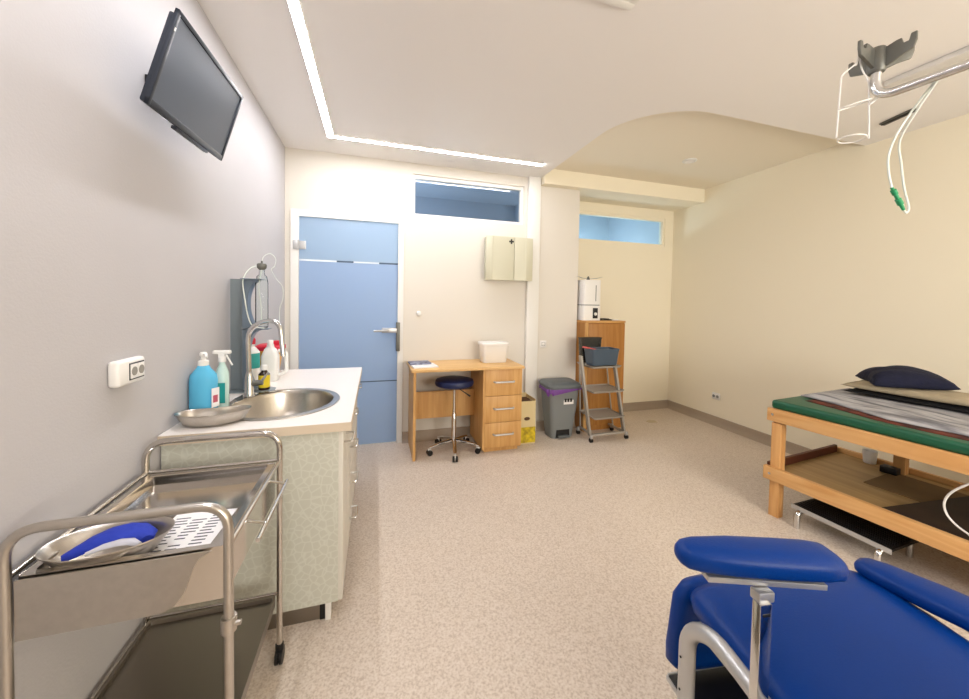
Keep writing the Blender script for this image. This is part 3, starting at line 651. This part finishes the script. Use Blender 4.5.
MB().prism([(x, 0, z) for x, z in cshape(.86, 1.17, -.6605, -.60, -.585, 1.015, .055, .15)], (0, -.055, 0), (0, 2.250, 0)).build('lower_wing', GM2, hs, smooth=False)
MB().prism([(-.738, 2.20, 0), (-.56, 2.17, 0), (-.52, 2.20, 0), (-.52, 2.27, 0), (-.56, 2.30, 0), (-.738, 2.30, 0)], (0, 0, .006), (0, 0, KZ), bev=.001).build('foot_plate', GREYM, hs)
MB().box(-.655, -.54, 2.19, 2.26, 1.172, 1.176).build('bottle_shelf', GM2, hs, smooth=False)
gb = thing('glass_canister', 'clear glass canister with grey stopper and thin looping tubes', 'canister', (-.60, 2.225, 1.177))
gx, gy = -.578, 2.222
MB().lathe([(.022, 1.177), (.030, 1.183), (.030, 1.42), (.024, 1.452), (.014, 1.462), (.013, 1.487), (.011, 1.487), (.012, 1.46), (.022, 1.448), (.0285, 1.418), (.0285, 1.188), (.02, 1.182)], (gx, gy, 0), 24).build('glass_body', GLASS, gb)
MB().lathe([(.013, 1.487), (.022, 1.497), (.024, 1.512), (.020, 1.52), (.005, 1.522), (.004, 1.535), (.001, 1.536)], (gx, gy, 0), 18).build('stopper', ZINC, gb)
MB().tube(spline([(gx, gy, 1.49), (gx-.01, gy-.015, 1.40), (gx-.004, gy, 1.30), (gx-.002, gy, 1.21)]), .0022, 8).build('dip_tube', TUBEC, gb)
MB().tube(spline([(gx-.012, gy, 1.512), (gx-.05, gy-.02, 1.49), (gx-.075, gy-.04, 1.43), (gx-.068, gy-.04, 1.34), (gx-.055, gy-.03, 1.24), (gx-.03, gy-.035, 1.19), (gx+.02, gy-.03, 1.18)]), .003, 8).build('outer_tube', TUBEC, gb)
MB().tube(spline([(gx+.0, gy, 1.53), (gx+.01, gy, 1.56), (gx+.04, gy, 1.575), (gx+.065, gy, 1.55), (gx+.06, gy, 1.51), (gx+.045, gy, 1.49), (gx+.07, gy, 1.44), (gx+.098, gy, 1.40), (gx+.10, gy, 1.34), (gx+.085, gy, 1.28), (gx+.083, gy, 1.20)]), .0016, 8).build('outer_tube', TUBEC, gb)

# bottles behind the tap and by the wall
yb = thing('medicine_bottle', 'small dark medicine bottle with a yellow label behind the tap', 'bottle', (-.572, 2.24, KZ+.007))
mx, my = -.570, 2.232
MB().lathe([(.026, KZ+.007), (.027, KZ+.012), (.027, KZ+.09), (.014, KZ+.105), (.012, KZ+.118)], (mx, my, 0), 20).build('bottle_body', BROWN, yb)
MB().lathe([(.0275, KZ+.02), (.0275, KZ+.085)], (mx, my, 0), 20).build('label_wrap', YLAB, yb)
MB().lathe([(.016, KZ+.112), (.016, KZ+.135), (.014, KZ+.138)], (mx, my, 0), 16).build('cap', WHITEP, yb)
tg = thing('teal_bottle', 'white bottle with a teal label band half hidden behind the medicine bottle', 'bottle', (-.63, 2.38, KZ))
MB().lathe([(.036, KZ), (.038, KZ+.01), (.038, KZ+.19), (.02, KZ+.215), (.013, KZ+.22), (.013, KZ+.24)], (-.668, 2.38, 0), 20).build('bottle_body', WHITEP, tg)
MB().lathe([(.0385, KZ+.10), (.0385, KZ+.185)], (-.668, 2.38, 0), 20).build('label_wrap', TEAL, tg)
MB().lathe([(.016, KZ+.235), (.018, KZ+.26), (.010, KZ+.275)], (-.668, 2.38, 0), 16).build('cap', RED, tg)['label'] = 'red cap'
jg = thing('white_jug', 'white plastic jug bottle with a side handle behind the tap', 'jug', (-.60, 2.42, KZ))
MB().loft([[(x, y, z) for x, y in rrect(-.650+s_, -.560-s_, 2.46+s_, 2.54-s_, .02)] for z, s_ in ((KZ, .004), (KZ+.01, 0), (KZ+.15, 0), (KZ+.19, .014), (KZ+.205, .026), (KZ+.22, .028))]).build('jug_body', WHITEP, jg)
MB().tube(fillet([(-.563, 2.50, KZ+.18), (-.520, 2.50, KZ+.17), (-.517, 2.50, KZ+.05), (-.563, 2.50, KZ+.03)], .04), .011, 12).build('jug_handle', WHITEP, jg)
MB().lathe([(.016, KZ+.217), (.016, KZ+.24), (.012, KZ+.245)], (-.605, 2.50, 0), 16).build('jug_cap', WHITEP, jg)
sc_ = thing('sharps_container', 'yellow sharps container with a red lid at the end of the counter', 'container', (-.6, 2.66, KZ))
MB().loft([[(x, y, z) for x, y in rrect(-.715+s_, -.575-s_, 2.60+s_, 2.74-s_, .03)] for z, s_ in ((KZ, .026), (KZ+.165, .004))]).build('container_body', YEL, sc_)
MB().loft([[(x, y, z) for x, y in rrect(-.723+s_, -.567-s_, 2.592+s_, 2.748-s_, .03)] for z, s_ in ((KZ+.167, 0), (KZ+.19, 0), (KZ+.20, .012))]).box(-.625, -.585, 2.63, 2.68, KZ+.20, KZ+.225, bev=.004).build('lid', RED, sc_)
# blue disinfectant bottle with pump
bl = thing('disinfectant_bottle', 'blue liquid bottle with a white pump by the wall', 'bottle', (-.7, 1.86, KZ))
bx_, by_ = -.688, 1.815
MB().loft([[(bx_+rx*math.cos(k*2*PI/28), by_+ry*math.sin(k*2*PI/28), z) for k in range(28)] for z, rx, ry in ((KZ, .046, .036), (KZ+.008, .050, .040), (KZ+.15, .050, .040), (KZ+.175, .046, .037), (KZ+.20, .026, .024), (KZ+.215, .018, .018))]).build('bottle_body', LIQ, bl)
MB().lathe([(.019, KZ+.212), (.019, KZ+.232), (.010, KZ+.236), (.006, KZ+.26)], (bx_, by_, 0), 18).build('collar', WHITEP, bl)
MB().lathe([(.013, KZ+.252), (.014, KZ+.262), (.010, KZ+.268)], (bx_, by_, 0), 14).tube([(bx_, by_, KZ+.26), (bx_+.02, by_-.03, KZ+.262), (bx_+.025, by_-.04, KZ+.252)], .006, 8).build('pump_head', WHITEP, bl)
MB().box(-.016, .018, 0, .001, .04, .12).build('label_wrap', PAPER, bl, tf=Matrix.Translation((bx_+.050, by_-.022, KZ)) @ Matrix.Rotation(1.05, 4, 'Z'), smooth=False)
MB().box(-.010, .010, -.001, 0, .060, .090).build('label_print', mat('label_pink', (190, 90, 110), .6), bl, tf=Matrix.Translation((bx_+.050, by_-.022, KZ)) @ Matrix.Rotation(1.05, 4, 'Z'), smooth=False)
sp = thing('spray_bottle', 'pale green spray bottle with white trigger beside the blue bottle', 'spray bottle', (-.65, 1.93, KZ))
px_, py_ = -.655, 1.915
MB().lathe([(.024, KZ), (.026, KZ+.006), (.026, KZ+.16), (.012, KZ+.20), (.011, KZ+.215)], (px_, py_, 0), 20).build('bottle_body', CLEARP, sp)
MB().lathe([(.015, KZ+.21), (.015, KZ+.232)], (px_, py_, 0), 16).box(px_-.035, px_+.035, py_-.010, py_+.010, KZ+.245, KZ+.262, bev=.005).box(px_-.012, px_+.012, py_-.010, py_+.010, KZ+.232, KZ+.25).build('spray_head', WHITEP, sp)
MB().tube(spline([(px_+.018, py_-.004, KZ+.243), (px_+.026, py_-.006, KZ+.225), (px_+.042, py_-.008, KZ+.195)]), .004, 8).build('trigger', WHITEP, sp)
MB().box(px_-.008, px_+.020, py_-.0275, py_-.026, KZ+.03, KZ+.12).build('label_wrap', TEAL, sp, smooth=False)
# kidney dish
def kidney(a, s_, z, cx, cy, rot):
    out = []
    for k in range(40):
        t_ = k*2*PI/40; x = math.cos(t_)*.125; y = math.sin(t_)*.068
        y += -.026*math.cos(x/.125*PI*.5)**2*(1 if y > 0 else .25)*1.2
        x *= s_; y *= s_
        out.append((cx+x*math.cos(rot)-y*math.sin(rot), cy+x*math.sin(rot)+y*math.cos(rot), z))
    return out
kd = MB(); kx, ky = -.607, 1.695
kd.loft([kidney(0, s_, KZ+.0065+z, kx, ky, .15) for s_, z in ((.74, .0), (.80, .003), (.93, .032), (.965, .040), (1.0, .043), (1.0, .046), (.955, .042), (.91, .033), (.78, .006), (.3, .004))])
tag(kd.build('kidney_dish', STEEL), 'steel kidney dish on the near corner of the white worktop', 'kidney dish')

# ------------------------------------------------------------------ instrument trolley
tr = thing('instrument_trolley', 'stainless steel instrument trolley with hoop handles along the left wall', 'trolley', (-.52, 1.23, 0))
ty0, ty1, tx0, tx1, tz = .99, 1.475, -.722, -.327, .752
for y in (ty0, ty1):
    for x in (tx0, tx1): pass
    top = tz+.105
    hp = MB().tube(fillet([(tx0, y, .07), (tx0, y, top), (tx1, y, top), (tx1, y, .07)], .065, 8), .0105, 12).build('hoop', STEELP if y > 1.2 else STEEL, tr)
    for x in (tx0, tx1):
        cs = MB().lathe([(.014, .05), (.014, .072)], (x, y, 0), 12).box(x-.011, x+.011, y-.018, y+.018, .025, .052, bev=.004).build('caster', BLACK, tr)
        MB().tube([(x-.012, y, .028), (x-.003, y, .028)], .028, 18).tube([(x+.003, y, .028), (x+.012, y, .028)], .028, 18).build('wheel', BLACK, cs)
# deep tray: open box of sheet metal with folded rim
zt2 = tz; zb2 = tz-.060
o = MB()
o.loft([[(x, y, z) for x, y in rrect(tx0+s_, tx1-s_, ty0+s2, ty1-s2, .006, 2)] for z, s_, s2 in ((zt2-.128, .012, .010), (zt2, .012, .010), (zt2, .030, .026), (zt2-.005, .031, .027), (zt2-.030, .034, .030))], cap=False)
o.prism([(x, y, 0) for x, y in rrect(tx0+.033, tx1-.033, ty0+.029, ty1-.029, .006, 2)], (0, 0, .002), (0, 0, zt2-.031))
o.build('tray', STEELP, tr, ang=25)
o = MB().tube([(tx0, ty0, tz+.003), (tx0, ty1, tz+.003)], .007, 10).tube([(tx1, ty0, tz+.003), (tx1, ty1, tz+.003)], .007, 10).tube([(tx0, ty1, tz+.003), (tx1, ty1, tz+.003)], .006, 10)
o.build('rim_rail', STEELP, tr)
MB().prism([(tx0+.013, 0, tz-.004), (tx0+.013, 0, tz-.132), (tx1-.135, 0, tz-.132), (tx1-.11, 0, tz-.122), (tx1-.09, 0, tz-.095), (tx1-.075, 0, tz-.045), (tx1-.06, 0, tz-.018), (tx1-.035, 0, tz-.004)], (0, .004, 0), (0, ty0+.002, 0)).build('end_apron', STEEL, tr, smooth=False)
MB().tube(fillet([(tx1, 1.10, tz+.0), (tx1+.050, 1.10, tz-.015), (tx1+.050, 1.06, tz-.018)], .004), .004, 8).tube([(tx1+.050, 1.03, tz-.018), (tx1+.050, 1.35, tz-.018)], .0055, 10).tube([(tx1, 1.32, tz+.0), (tx1+.050, 1.32, tz-.015)], .004, 8).build('side_rail', CHROME, tr)
MB().lathe([(.0165, .55), (.0165, .585)], (tx1, ty0, 0), 16).tube([(tx1+.012, ty0-.002, .567), (tx1+.026, ty0-.002, .567)], .006, 10).build('clamp', STEEL, tr)
o = MB(); zs = .25
o.loft([[(x, y, z) for x, y in rrect(tx0+s_, tx1-s_, ty0+s2, ty1-s2, .006, 2)] for z, s_, s2 in ((zs-.02, .010, .010), (zs+.012, .010, .010), (zs+.012, .018, .018), (zs, .020, .020))], cap=False)
o.prism([(x, y, 0) for x, y in rrect(tx0+.02, tx1-.02, ty0+.02, ty1-.02, .006, 2)], (0, 0, .002), (0, 0, zs-.002)); o.build('lower_shelf', STEELD, tr, ang=25)
MB().tube([(tx0, ty1, zs+.012), (tx1, ty1, zs+.012)], .006, 10).tube([(tx0, ty0, zs), (tx0, ty1, zs)], .006, 10).build('shelf_rail', STEELP, tr)
# printed sheets under the basin
zp = zt2-.029
def sheet(x, y, rot, w_, h_, label, z):
    Mx = Matrix.Translation((x, y, z)) @ Matrix.Rotation(rot, 4, 'Z')
    root = thing('printed_sheet', label, 'paper', (x, y, z), group='printed sheets in the trolley tray')
    MB().box(-w_/2, w_/2, -h_/2, h_/2, 0, .0008).build('sheet', PAPER, root, tf=Mx, smooth=False)
    o = MB(); rnd = random.Random(int(x*1000))
    for col in range(3):
        for k in range(13):
            if rnd.random() < .9:
                a = -w_/2+.012+col*(w_-.02)/3; o.box(a, a+(w_-.02)/3*(.5+.4*rnd.random()), -h_/2+.014+k*(h_-.03)/13, -h_/2+.014+k*(h_-.03)/13+.0045, .0009, .0011)
    o.build('printed_text', INK, root, tf=Mx, smooth=False)
sheet(-.463, 1.125, -.06, .15, .21, 'printed white list sheet in the trolley tray, right of the basin', zp)
sheet(-.60, 1.10, .05, .14, .20, 'printed sheet in the trolley tray lying under the basin', zp)
# basin on the tray: oval kidney bowl resting on the rim
bs = MB(); kx2, ky2 = -.594, 1.072
def obl(s_, z, rx=.120, ry=.076, rot=.10):
    out = []
    for k in range(44):
        a = k*2*PI/44; x = math.cos(a)*rx*s_; y = math.sin(a)*ry*s_
        out.append((kx2+x*math.cos(rot)-y*math.sin(rot), ky2+x*math.sin(rot)+y*math.cos(rot), z))
    return out
zb3 = zt2-.0275
bs.loft([obl(s_, zb3+z) for s_, z in ((.66, .0), (.72, .003), (.93, .036), (.97, .043), (1.0, .045), (1.0, .048), (.965, .046), (.92, .037), (.70, .006), (.3, .004))])
tag(bs.build('steel_basin', STEEL), 'oval steel basin holding a blue cloth on the trolley tray', 'basin')
# blue mask with a pale lining inside the basin
mk = thing('cloth_mask', 'royal blue folded cloth mask with pale edge lying in the steel basin', 'mask', (kx2, ky2, zb3+.01))
def strip(pts, wid, thick, zoff=0):
    rings = []
    n_ = len(pts)
    for i, (x, y, z, wd) in enumerate(pts):
        a = pts[min(i+1, n_-1)]; b = pts[max(i-1, 0)]; t_ = V((a[0]-b[0], a[1]-b[1], 0)).normalized(); nn = V((-t_.y, t_.x, 0)); c = V((x, y, z+zoff))
        rings.append([c+nn*wd*wid*math.cos(k*PI/6)+V((0, 0, 1))*thick*math.sin(k*PI/6)*(1 if k < 7 else .3) for k in range(12)])
    return rings
P0 = [(-.672, 1.024, .016, .25), (-.652, 1.036, .022, .6), (-.625, 1.052, .030, .95), (-.595, 1.066, .036, 1.05), (-.565, 1.074, .037, 1.0), (-.537, 1.074, .033, .9), (-.515, 1.064, .026, .7), (-.507, 1.052, .020, .4)]
P0 = [(-.594+(a+.588)*.86, b+.02, zb3+c+.006, d__) for a, b, c, d__ in P0]
MB().loft(strip(P0, .034, .012)).build('outer_cloth', ROYAL, mk)
P1 = [(-.615, 1.018, .028, .4), (-.585, 1.030, .034, .9), (-.555, 1.036, .036, 1.1), (-.528, 1.036, .034, 1.0), (-.507, 1.030, .028, .5)]
MB().loft(strip([(-.594+(a+.588)*.86, b+.014, zb3+c+.006, d__) for a, b, c, d__ in P1], .012, .006)).build('pale_lining', mat('pale_lining', (196, 196, 206), .9), mk)['label'] = 'pale lining'

# ------------------------------------------------------------------ treatment couch
BR = math.radians(6.3)
bdx, bdy = 2.416, 1.70
bd = thing('treatment_couch', 'pine framed treatment couch with green vinyl top by the right wall', 'couch', (bdx, bdy, 0), BR, world=False)
# local frame: x across (0 near side .. BW far side), y towards -: length
BW, BL = .86, 2.0
MB().box(.015, BW-.015, -BL, .0, .690, .745, bev=.018, seg=4).build('vinyl_top', GREEN, bd)
MB().box(0, .028, -BL, .012, .612, .692, bev=.003).build('side_rail', PINE, bd)
MB().box(BW-.028, BW, -BL, .012, .612, .692, bev=.003).build('side_rail', PINE, bd)
MB().box(.028, BW-.028, -.028, .0, .618, .688, bev=.003).build('end_rail', PINE, bd)
MB().box(.028, BW-.028, -BL, -BL+.028, .618, .688, bev=.003).build('end_rail', PINE, bd)
for x, y in ((.020, -.052), (.020, -BL+.01), (BW-.10, -.36), (BW-.10, -BL+.01)):
    if 1:
        MB().box(x, x+.018, y-.01, y+.045, 0, .60, bev=.002).box(x+.019, x+.052, y-.012, y+.047, 0, .618, bev=.003).build('leg', PINEZ, bd)
MB().box(-.008, .026, -BL, .018, .235, .318, bev=.003).build('lower_rail', PINE, bd)
MB().box(BW-.028, BW, -BL, .018, .235, .318, bev=.003).build('lower_rail', PINE, bd)
MB().box(.030, BW-.03, -.002, .016, .262, .335).build('lower_end_rail', mat('dark_stained_rail', (92, 46, 28), .5), bd)
MB().box(.028, BW-.03, -BL, -.0045, .272, .286).build('shelf_board', PLY, bd)
for y in (-.02, -1.9):
    for z in (.655, .278): MB().lathe([(.008, 0), (.008, -.003), (.002, -.004)], (0 if z > .5 else -.008, y, z), 12, axis='X').build('bolt', CHROME, bd)
BM = Matrix.Translation((bdx, bdy, 0)) @ Matrix.Rotation(BR, 4, 'Z')
tag(MB().box(.38, .74, -.90, -.32, .2865, .291).build('cardboard_sheet', CARDB, tf=BM, smooth=False), 'brown cardboard sheet lying on the couch shelf', 'cardboard')
tag(MB().prism([(.035, -.50, 0), (.82, -.66, 0), (.82, -1.9, 0), (.035, -1.9, 0)], (0, 0, .0065), (0, 0, .2915)).build('dark_mat', PLYD, tf=BM, smooth=False), 'dark board on the couch shelf under the white cable', 'board')
cup = thing('plastic_tub', 'white cylindrical tub standing on the couch shelf at the far edge', 'tub', tuple(BM @ V((.80, -.19, .2865))))
MB().lathe([(.030, .2865), (.032, .29), (.038, .37), (.035, .37), (.030, .30), (.002, .292)], tuple(BM @ V((.80, -.19, 0)))).build('tub_body', WHITEP, cup)
cbx = MB().box(.68, .74, -.36, -.28, .2865, .33, bev=.006).build('dark_box', BLACK, tf=BM); tag(cbx, 'small black box on the couch shelf right of the white tub', 'box')
# white cable
cbl = thing('power_cable', 'white power cable with a connector hanging over the couch shelf', 'cable', tuple(BM @ V((.06, -.85, .3))))
def onb(x, y, z): return tuple(BM @ V((x, y, z)))
MB().tube(spline([onb(.045, -.84, .612), onb(.045, -.80, .57), onb(.05, -.745, .50), onb(.05, -.725, .44), onb(.05, -.735, .39), onb(.05, -.765, .355), onb(.05, -.80, .335)]), .0045, 10).build('cord', WHITEP, cbl)
MB().tube([onb(.05, -.80, .335), onb(.05, -.815, .33), onb(.05, -.84, .325), onb(.05, -.855, .322)], [.006, .011, .012, .010], 10).build('connector', WHITEP, cbl)
# blanket and sheet: sagging grids on the vinyl
def cloth(name, m, x0f, x1f, y0, y1, zb, th, label, cat, wav=.004, nx=30, ny=50, drop=None):
    o = MB(); top = []; 
    for j in range(ny+1):
        v_ = j/ny; y = y0+(y1-y0)*v_; row = []
        xa, xb = x0f(v_), x1f(v_)
        for i in range(nx+1):
            u = i/nx; x = xa+(xb-xa)*u
            h_ = noise.noise(V((x*7, y*5, 3)))*wav + noise.noise(V((x*22, y*4, 7)))*wav*.6
            e_ = min(1, min(u, 1-u)*nx/1.5, min(v_, 1-v_)*ny/1.5)
            row.append(V((x, y, zb+th*(.2+.8*e_)+max(-.8*th, h_)*e_)))
        top.append(row)
    bot = [[V((p.x, p.y, zb)) for p in row] for row in top]
    bmv = [[[o.bm.verts.new(p) for p in row] for row in g] for g in (top, bot)]
    T, Bt = bmv
    for j in range(ny):
        for i in range(nx):
            o.bm.faces.new((T[j][i], T[j][i+1], T[j+1][i+1], T[j+1][i])); o.bm.faces.new((Bt[j][i], Bt[j+1][i], Bt[j+1][i+1], Bt[j][i+1]))
    for j in range(ny):
        o.bm.faces.new((T[j][0], T[j+1][0], Bt[j+1][0], Bt[j][0])); o.bm.faces.new((T[j][nx], Bt[j][nx], Bt[j+1][nx], T[j+1][nx]))
    for i in range(nx):
        o.bm.faces.new((T[0][i], Bt[0][i], Bt[0][i+1], T[0][i+1])); o.bm.faces.new((T[ny][i], T[ny][i+1], Bt[ny][i+1], Bt[ny][i]))
    return tag(o.build(name, m, tf=BM, ang=180), label, cat)
cloth('patterned_sheet', REDSH, lambda v_: .085+.10*max(0, 1-v_/.2)+.008*math.sin(v_*17), lambda v_: .80, -.10, -1.9, .7455, .006, 'dark red patterned cloth spread on the green couch top', 'cloth', wav=.001)
cloth('grey_blanket', BLANK, lambda v_: .13+.15*max(0, 1-v_/.26)**.8+.012*math.sin(v_*19), lambda v_: .82, -.03, -1.85, .7535, .022, 'crumpled grey blanket over the red cloth on the couch', 'blanket', wav=.012)
# pillows
def pillow(name, m, c, rx, ry, h, rz, label, tilt=0, sag=.0):
    o = MB(); n_ = 28; g = [[], []]
    for s_ in (0, 1):
        for j in range(n_+1):
            row = []
            for i in range(n_+1):
                u, v_ = -1+2*i/n_, -1+2*j/n_
                k = (1-abs(u)**2.6)*(1-abs(v_)**2.6); k = max(0, k)**.42
                px, py = u*rx*(1-.10*(1-abs(v_))*abs(u)**3), v_*ry*(1-.10*(1-abs(u))*abs(v_)**3)
                pn = (noise.noise(V((px*9, py*9, c[2]*5+s_)))*.6+abs(noise.noise(V((px*16+4, py*7, c[2]*9)))))*.022*k
                z = (h*.62*k+pn) if s_ == 0 else -h*.38*k
                row.append(V((px, py, z+sag*(u*u+v_*v_)*-.5)))
            g[s_].append(row)
    T = [[o.bm.verts.new(p) for p in row] for row in g[0]]; Bt = [[o.bm.verts.new(p) for p in row] for row in g[1]]
    for j in range(n_):
        for i in range(n_):
            o.bm.faces.new((T[j][i], T[j][i+1], T[j+1][i+1], T[j+1][i])); o.bm.faces.new((Bt[j][i], Bt[j+1][i], Bt[j+1][i+1], Bt[j][i+1]))
    bmesh.ops.remove_doubles(o.bm, verts=o.bm.verts, dist=.0004)
    return tag(o.build(name, m, tf=BM @ Matrix.Translation(c) @ Matrix.Rotation(rz, 4, 'Z') @ Matrix.Rotation(tilt, 4, 'X'), ang=80), label, 'pillow', 'pillows piled on the couch')
pillow('pillow', BLACKF, (.685, -.46, .794), .14, .34, .035, .03, 'flat black cushion at the bottom of the pillow pile')
pillow('pillow', BEIGEF, (.665, -.43, .836), .15, .30, .055, .04, 'beige pillow between the black cushion and the navy pillow')
pillow('pillow', NAVY, (.665, -.37, .908), .165, .175, .11, .62, 'dark navy pillow on top of the pillow pile', tilt=-.06, sag=.02)
# footstool under the couch
fs = thing('footstool', 'low step stool with dark ribbed top and bent chrome legs under the couch', 'footstool', (2.6, 1.35, 0))
FM = Matrix.Translation((2.470, 1.585, 0)) @ Matrix.Rotation(math.radians(3), 4, 'Z')
MB().box(.004, .30, -.45, -.004, .108, .122).build('tread', BLACK, fs, tf=FM)
MB().box(0, .005, -.454, 0, .100, .126, bev=.001).box(.295, .30, -.454, 0, .100, .126, bev=.001).build('rim', ALU, fs, tf=FM)
for k in range(12): MB().tube([(.015+k*.0245, -.44, .1235), (.015+k*.0245, -.014, .1235)], .0028, 6).build('rib', BLACK, fs, tf=FM)
for y in (-.045, -.41):
    for x, q_ in ((.012, 0), (.26, 0)):
        MB().tube(fillet([(x+.05, y, .100), (x+.01, y, .100), (x-.028 if x < .1 else x+.03, y, .085), (x-.028 if x < .1 else x+.03, y, 0)], .03), .015, 12).build('leg', CHROME, fs, tf=FM)

# ------------------------------------------------------------------ blood draw chair
CR = math.radians(-8)
ch = thing('blood_draw_chair', 'royal blue upholstered blood draw chair with silver tube frame', 'chair', (.828, .800, 0), CR, world=False)
def cushion(name, prof, x0, x1, par, m=BLUE, crown=.02, seg=24, ex=6, side=None):
    """prof: list of (y, ztop, zbot) stations along the length; superellipse section across the width"""
    rings = []
    for y, zt_, zb_, in_ in prof:
        xa, xb = x0+in_, x1-in_; cx, hw = (xa+xb)/2, (xb-xa)/2; cz, hh = (zt_+zb_)/2, (zt_-zb_)/2; ring = []
        for k in range(seg*2):
            a = k*PI/seg; c, s_ = math.cos(a), math.sin(a)
            ring.append((cx+hw*abs(c)**(2/ex)*(1 if c > 0 else -1), y, cz+hh*abs(s_)**(2/2.6)*(1 if s_ > 0 else -1)))
        rings.append(ring)
    return MB().loft(rings).build(name, m, par, ang=60)
cushion('seat', [(-.004, .545, .525, .10), (-.002, .555, .505, .045), (-.012, .568, .490, .018), (-.04, .577, .482, .004), (-.12, .580, .48, 0), (-.30, .572, .475, 0), (-.46, .562, .47, 0), (-.52, .555, .475, .01), (-.535, .54, .49, .03)], 0, .585, ch)
rings = []
cb_ = []
for t_, th_, in_ in ((0, .02, .05), (.02, .04, .015), (.08, .05, 0), (.4, .05, 0), (.68, .045, .005), (.74, .03, .03), (.755, .01, .08)):
    ang_ = math.radians(38); cy_, cz_ = -.56-t_*math.cos(ang_), .53+t_*math.sin(ang_)
    ring = []
    for k in range(48):
        a = k*PI/24; c, s_ = math.cos(a), math.sin(a); hw = .2925-in_
        off = th_*abs(s_)**(2/2.6)*(1 if s_ > 0 else -1)
        ring.append((.2925+hw*abs(c)**(1/3)*(1 if c > 0 else -1), cy_+off*math.sin(ang_), cz_+off*math.cos(ang_)))
    rings.append(ring)
MB().loft(rings).build('backrest', BLUE, ch, ang=60)
# leg rest slab hanging at the front
rings = []
for t_, th_, in_ in ((0, .012, .06), (.012, .030, .02), (.05, .037, 0), (.22, .037, 0), (.27, .033, .005), (.30, .022, .03), (.308, .008, .06)):
    ang_ = math.radians(8); cy_, cz_ = .028+t_*math.sin(ang_)*1.0, .545-t_*math.cos(ang_)
    ring = []
    for k in range(48):
        a = k*PI/24; c, s_ = math.cos(a), math.sin(a); hw = .285-in_; off = th_*abs(s_)**(2/2.6)*(1 if s_ > 0 else -1)
        ring.append((.29+hw*abs(c)**(1/3)*(1 if c > 0 else -1), cy_+off, cz_))
    rings.append(ring)
MB().loft(rings).build('leg_rest', BLUE, ch, ang=60)
for x in (-.004, .594):
    fr_ = MB().tube(fillet([(x, -.035, .03), (x, -.035, .46), (x, -.12, .525), (x, -.26, .512), (x, -.62, .47), (x, -.62, .03)], .08, 8), .021, 16).build('side_frame', ALU, ch)
    MB().tube([(x, .10, .028), (x, -.80, .028)], .019, 14).build('foot_tube', ALU, ch)
    for z in (.30, .39): MB().lathe([(.003, 0), (.003, -.002)], (x-.0205, -.037, z), 8, axis='X').build('frame_hole', BLACK, fr_)
MB().box(.02, .57, -.52, -.03, .455, .474).build('seat_pan', ALU, ch)
MB().tube([(-.005, -.025, .12), (.595, -.025, .12)], .014, 12).tube([(-.005, -.62, .12), (.595, -.62, .12)], .014, 12).build('cross_bar', ALU, ch)
MB().box(.02, .57, -.12, .07, .20, .222, bev=.003).build('foot_plate', BLACK, ch)
MB().box(.02, .57, .07, .074, .198, .224).box(.016, .02, -.12, .074, .205, .218).build('foot_plate_edge', ALU, ch)
# armrests
def armpad(name, p, q, half, th, par, nose=.4, z0=None):
    p, q = V(p), V(q); ax = (q-p); L_ = ax.length; ax.normalize(); sd = V((-ax.y, ax.x, 0)).normalized(); up = ax.cross(sd); 
    if up.z < 0: up = -up
    rings = []
    for u, wf, tf_ in ((0, .22, .25), (.012, .42, .55), (.045, .60, .8), (.12, .76, .92), (.35, .95, 1), (.65, 1.0, 1), (.85, .98, 1), (.95, .9, .92), (.988, .7, .65), (1, .35, .25)):
        c = p+ax*L_*u; ring = []
        for k in range(36):
            a = k*PI/18; cc_, ss = math.cos(a), math.sin(a)
            ring.append(c+sd*half*wf*abs(cc_)**(2/2.8)*(1 if cc_ > 0 else -1)+up*th*tf_*abs(ss)**(2/2.6)*((1 if ss > 0 else -.75)))
        rings.append(ring)
    return MB().loft(rings).build(name, BLUE, par, ang=70)
W2L = (Matrix.Translation((.835, .795, 0)) @ Matrix.Rotation(CR, 4, 'Z')).inverted()
def lc(*p): return W2L @ V(p)
armpad('armrest', lc(.630, .612, .808), lc(.965, .518, .790), .048, .032, ch)
ap, aq = lc(.682, .592, .776), lc(.92, .518, .763); ax = (aq-ap).normalized(); sd = V((-ax.y, ax.x, 0))
MB().prism([ap-sd*.018, aq-sd*.018, aq+sd*.018, ap+sd*.018], (0, 0, .012), (0, 0, -.012), bev=.001).build('armrest_bar', ALU, ch)
pc = lc(.770, .530, 0)
po = MB().box(pc.x-.014, pc.x+.014, pc.y-.010, pc.y+.010, .06, .738, bev=.002).build('armrest_post', CHROME, ch)
MB().box(pc.x-.011, pc.x+.026, pc.y-.004, pc.y+.02, .735, .757, bev=.003).build('hinge_bracket', ALU, po)
MB().box(pc.x-.008, pc.x+.008, pc.y-.0115, pc.y-.0098, .715, .720).build('slot', BLACK, po)
MB().box(pc.x-.012, pc.x+.05, pc.y-.014, pc.y+.03, .46, .50, bev=.004).build('post_clamp', ALU, ch)
armpad('armrest', (.560, -.020, .580), (.69, -.46, .60), .062, .030, ch)
MB().tube([(.64, -.27, .57), (.62, -.27, .45)], .012, 12).box(.60, .665, -.40, -.15, .556, .567).build('armrest_support', ALU, ch)
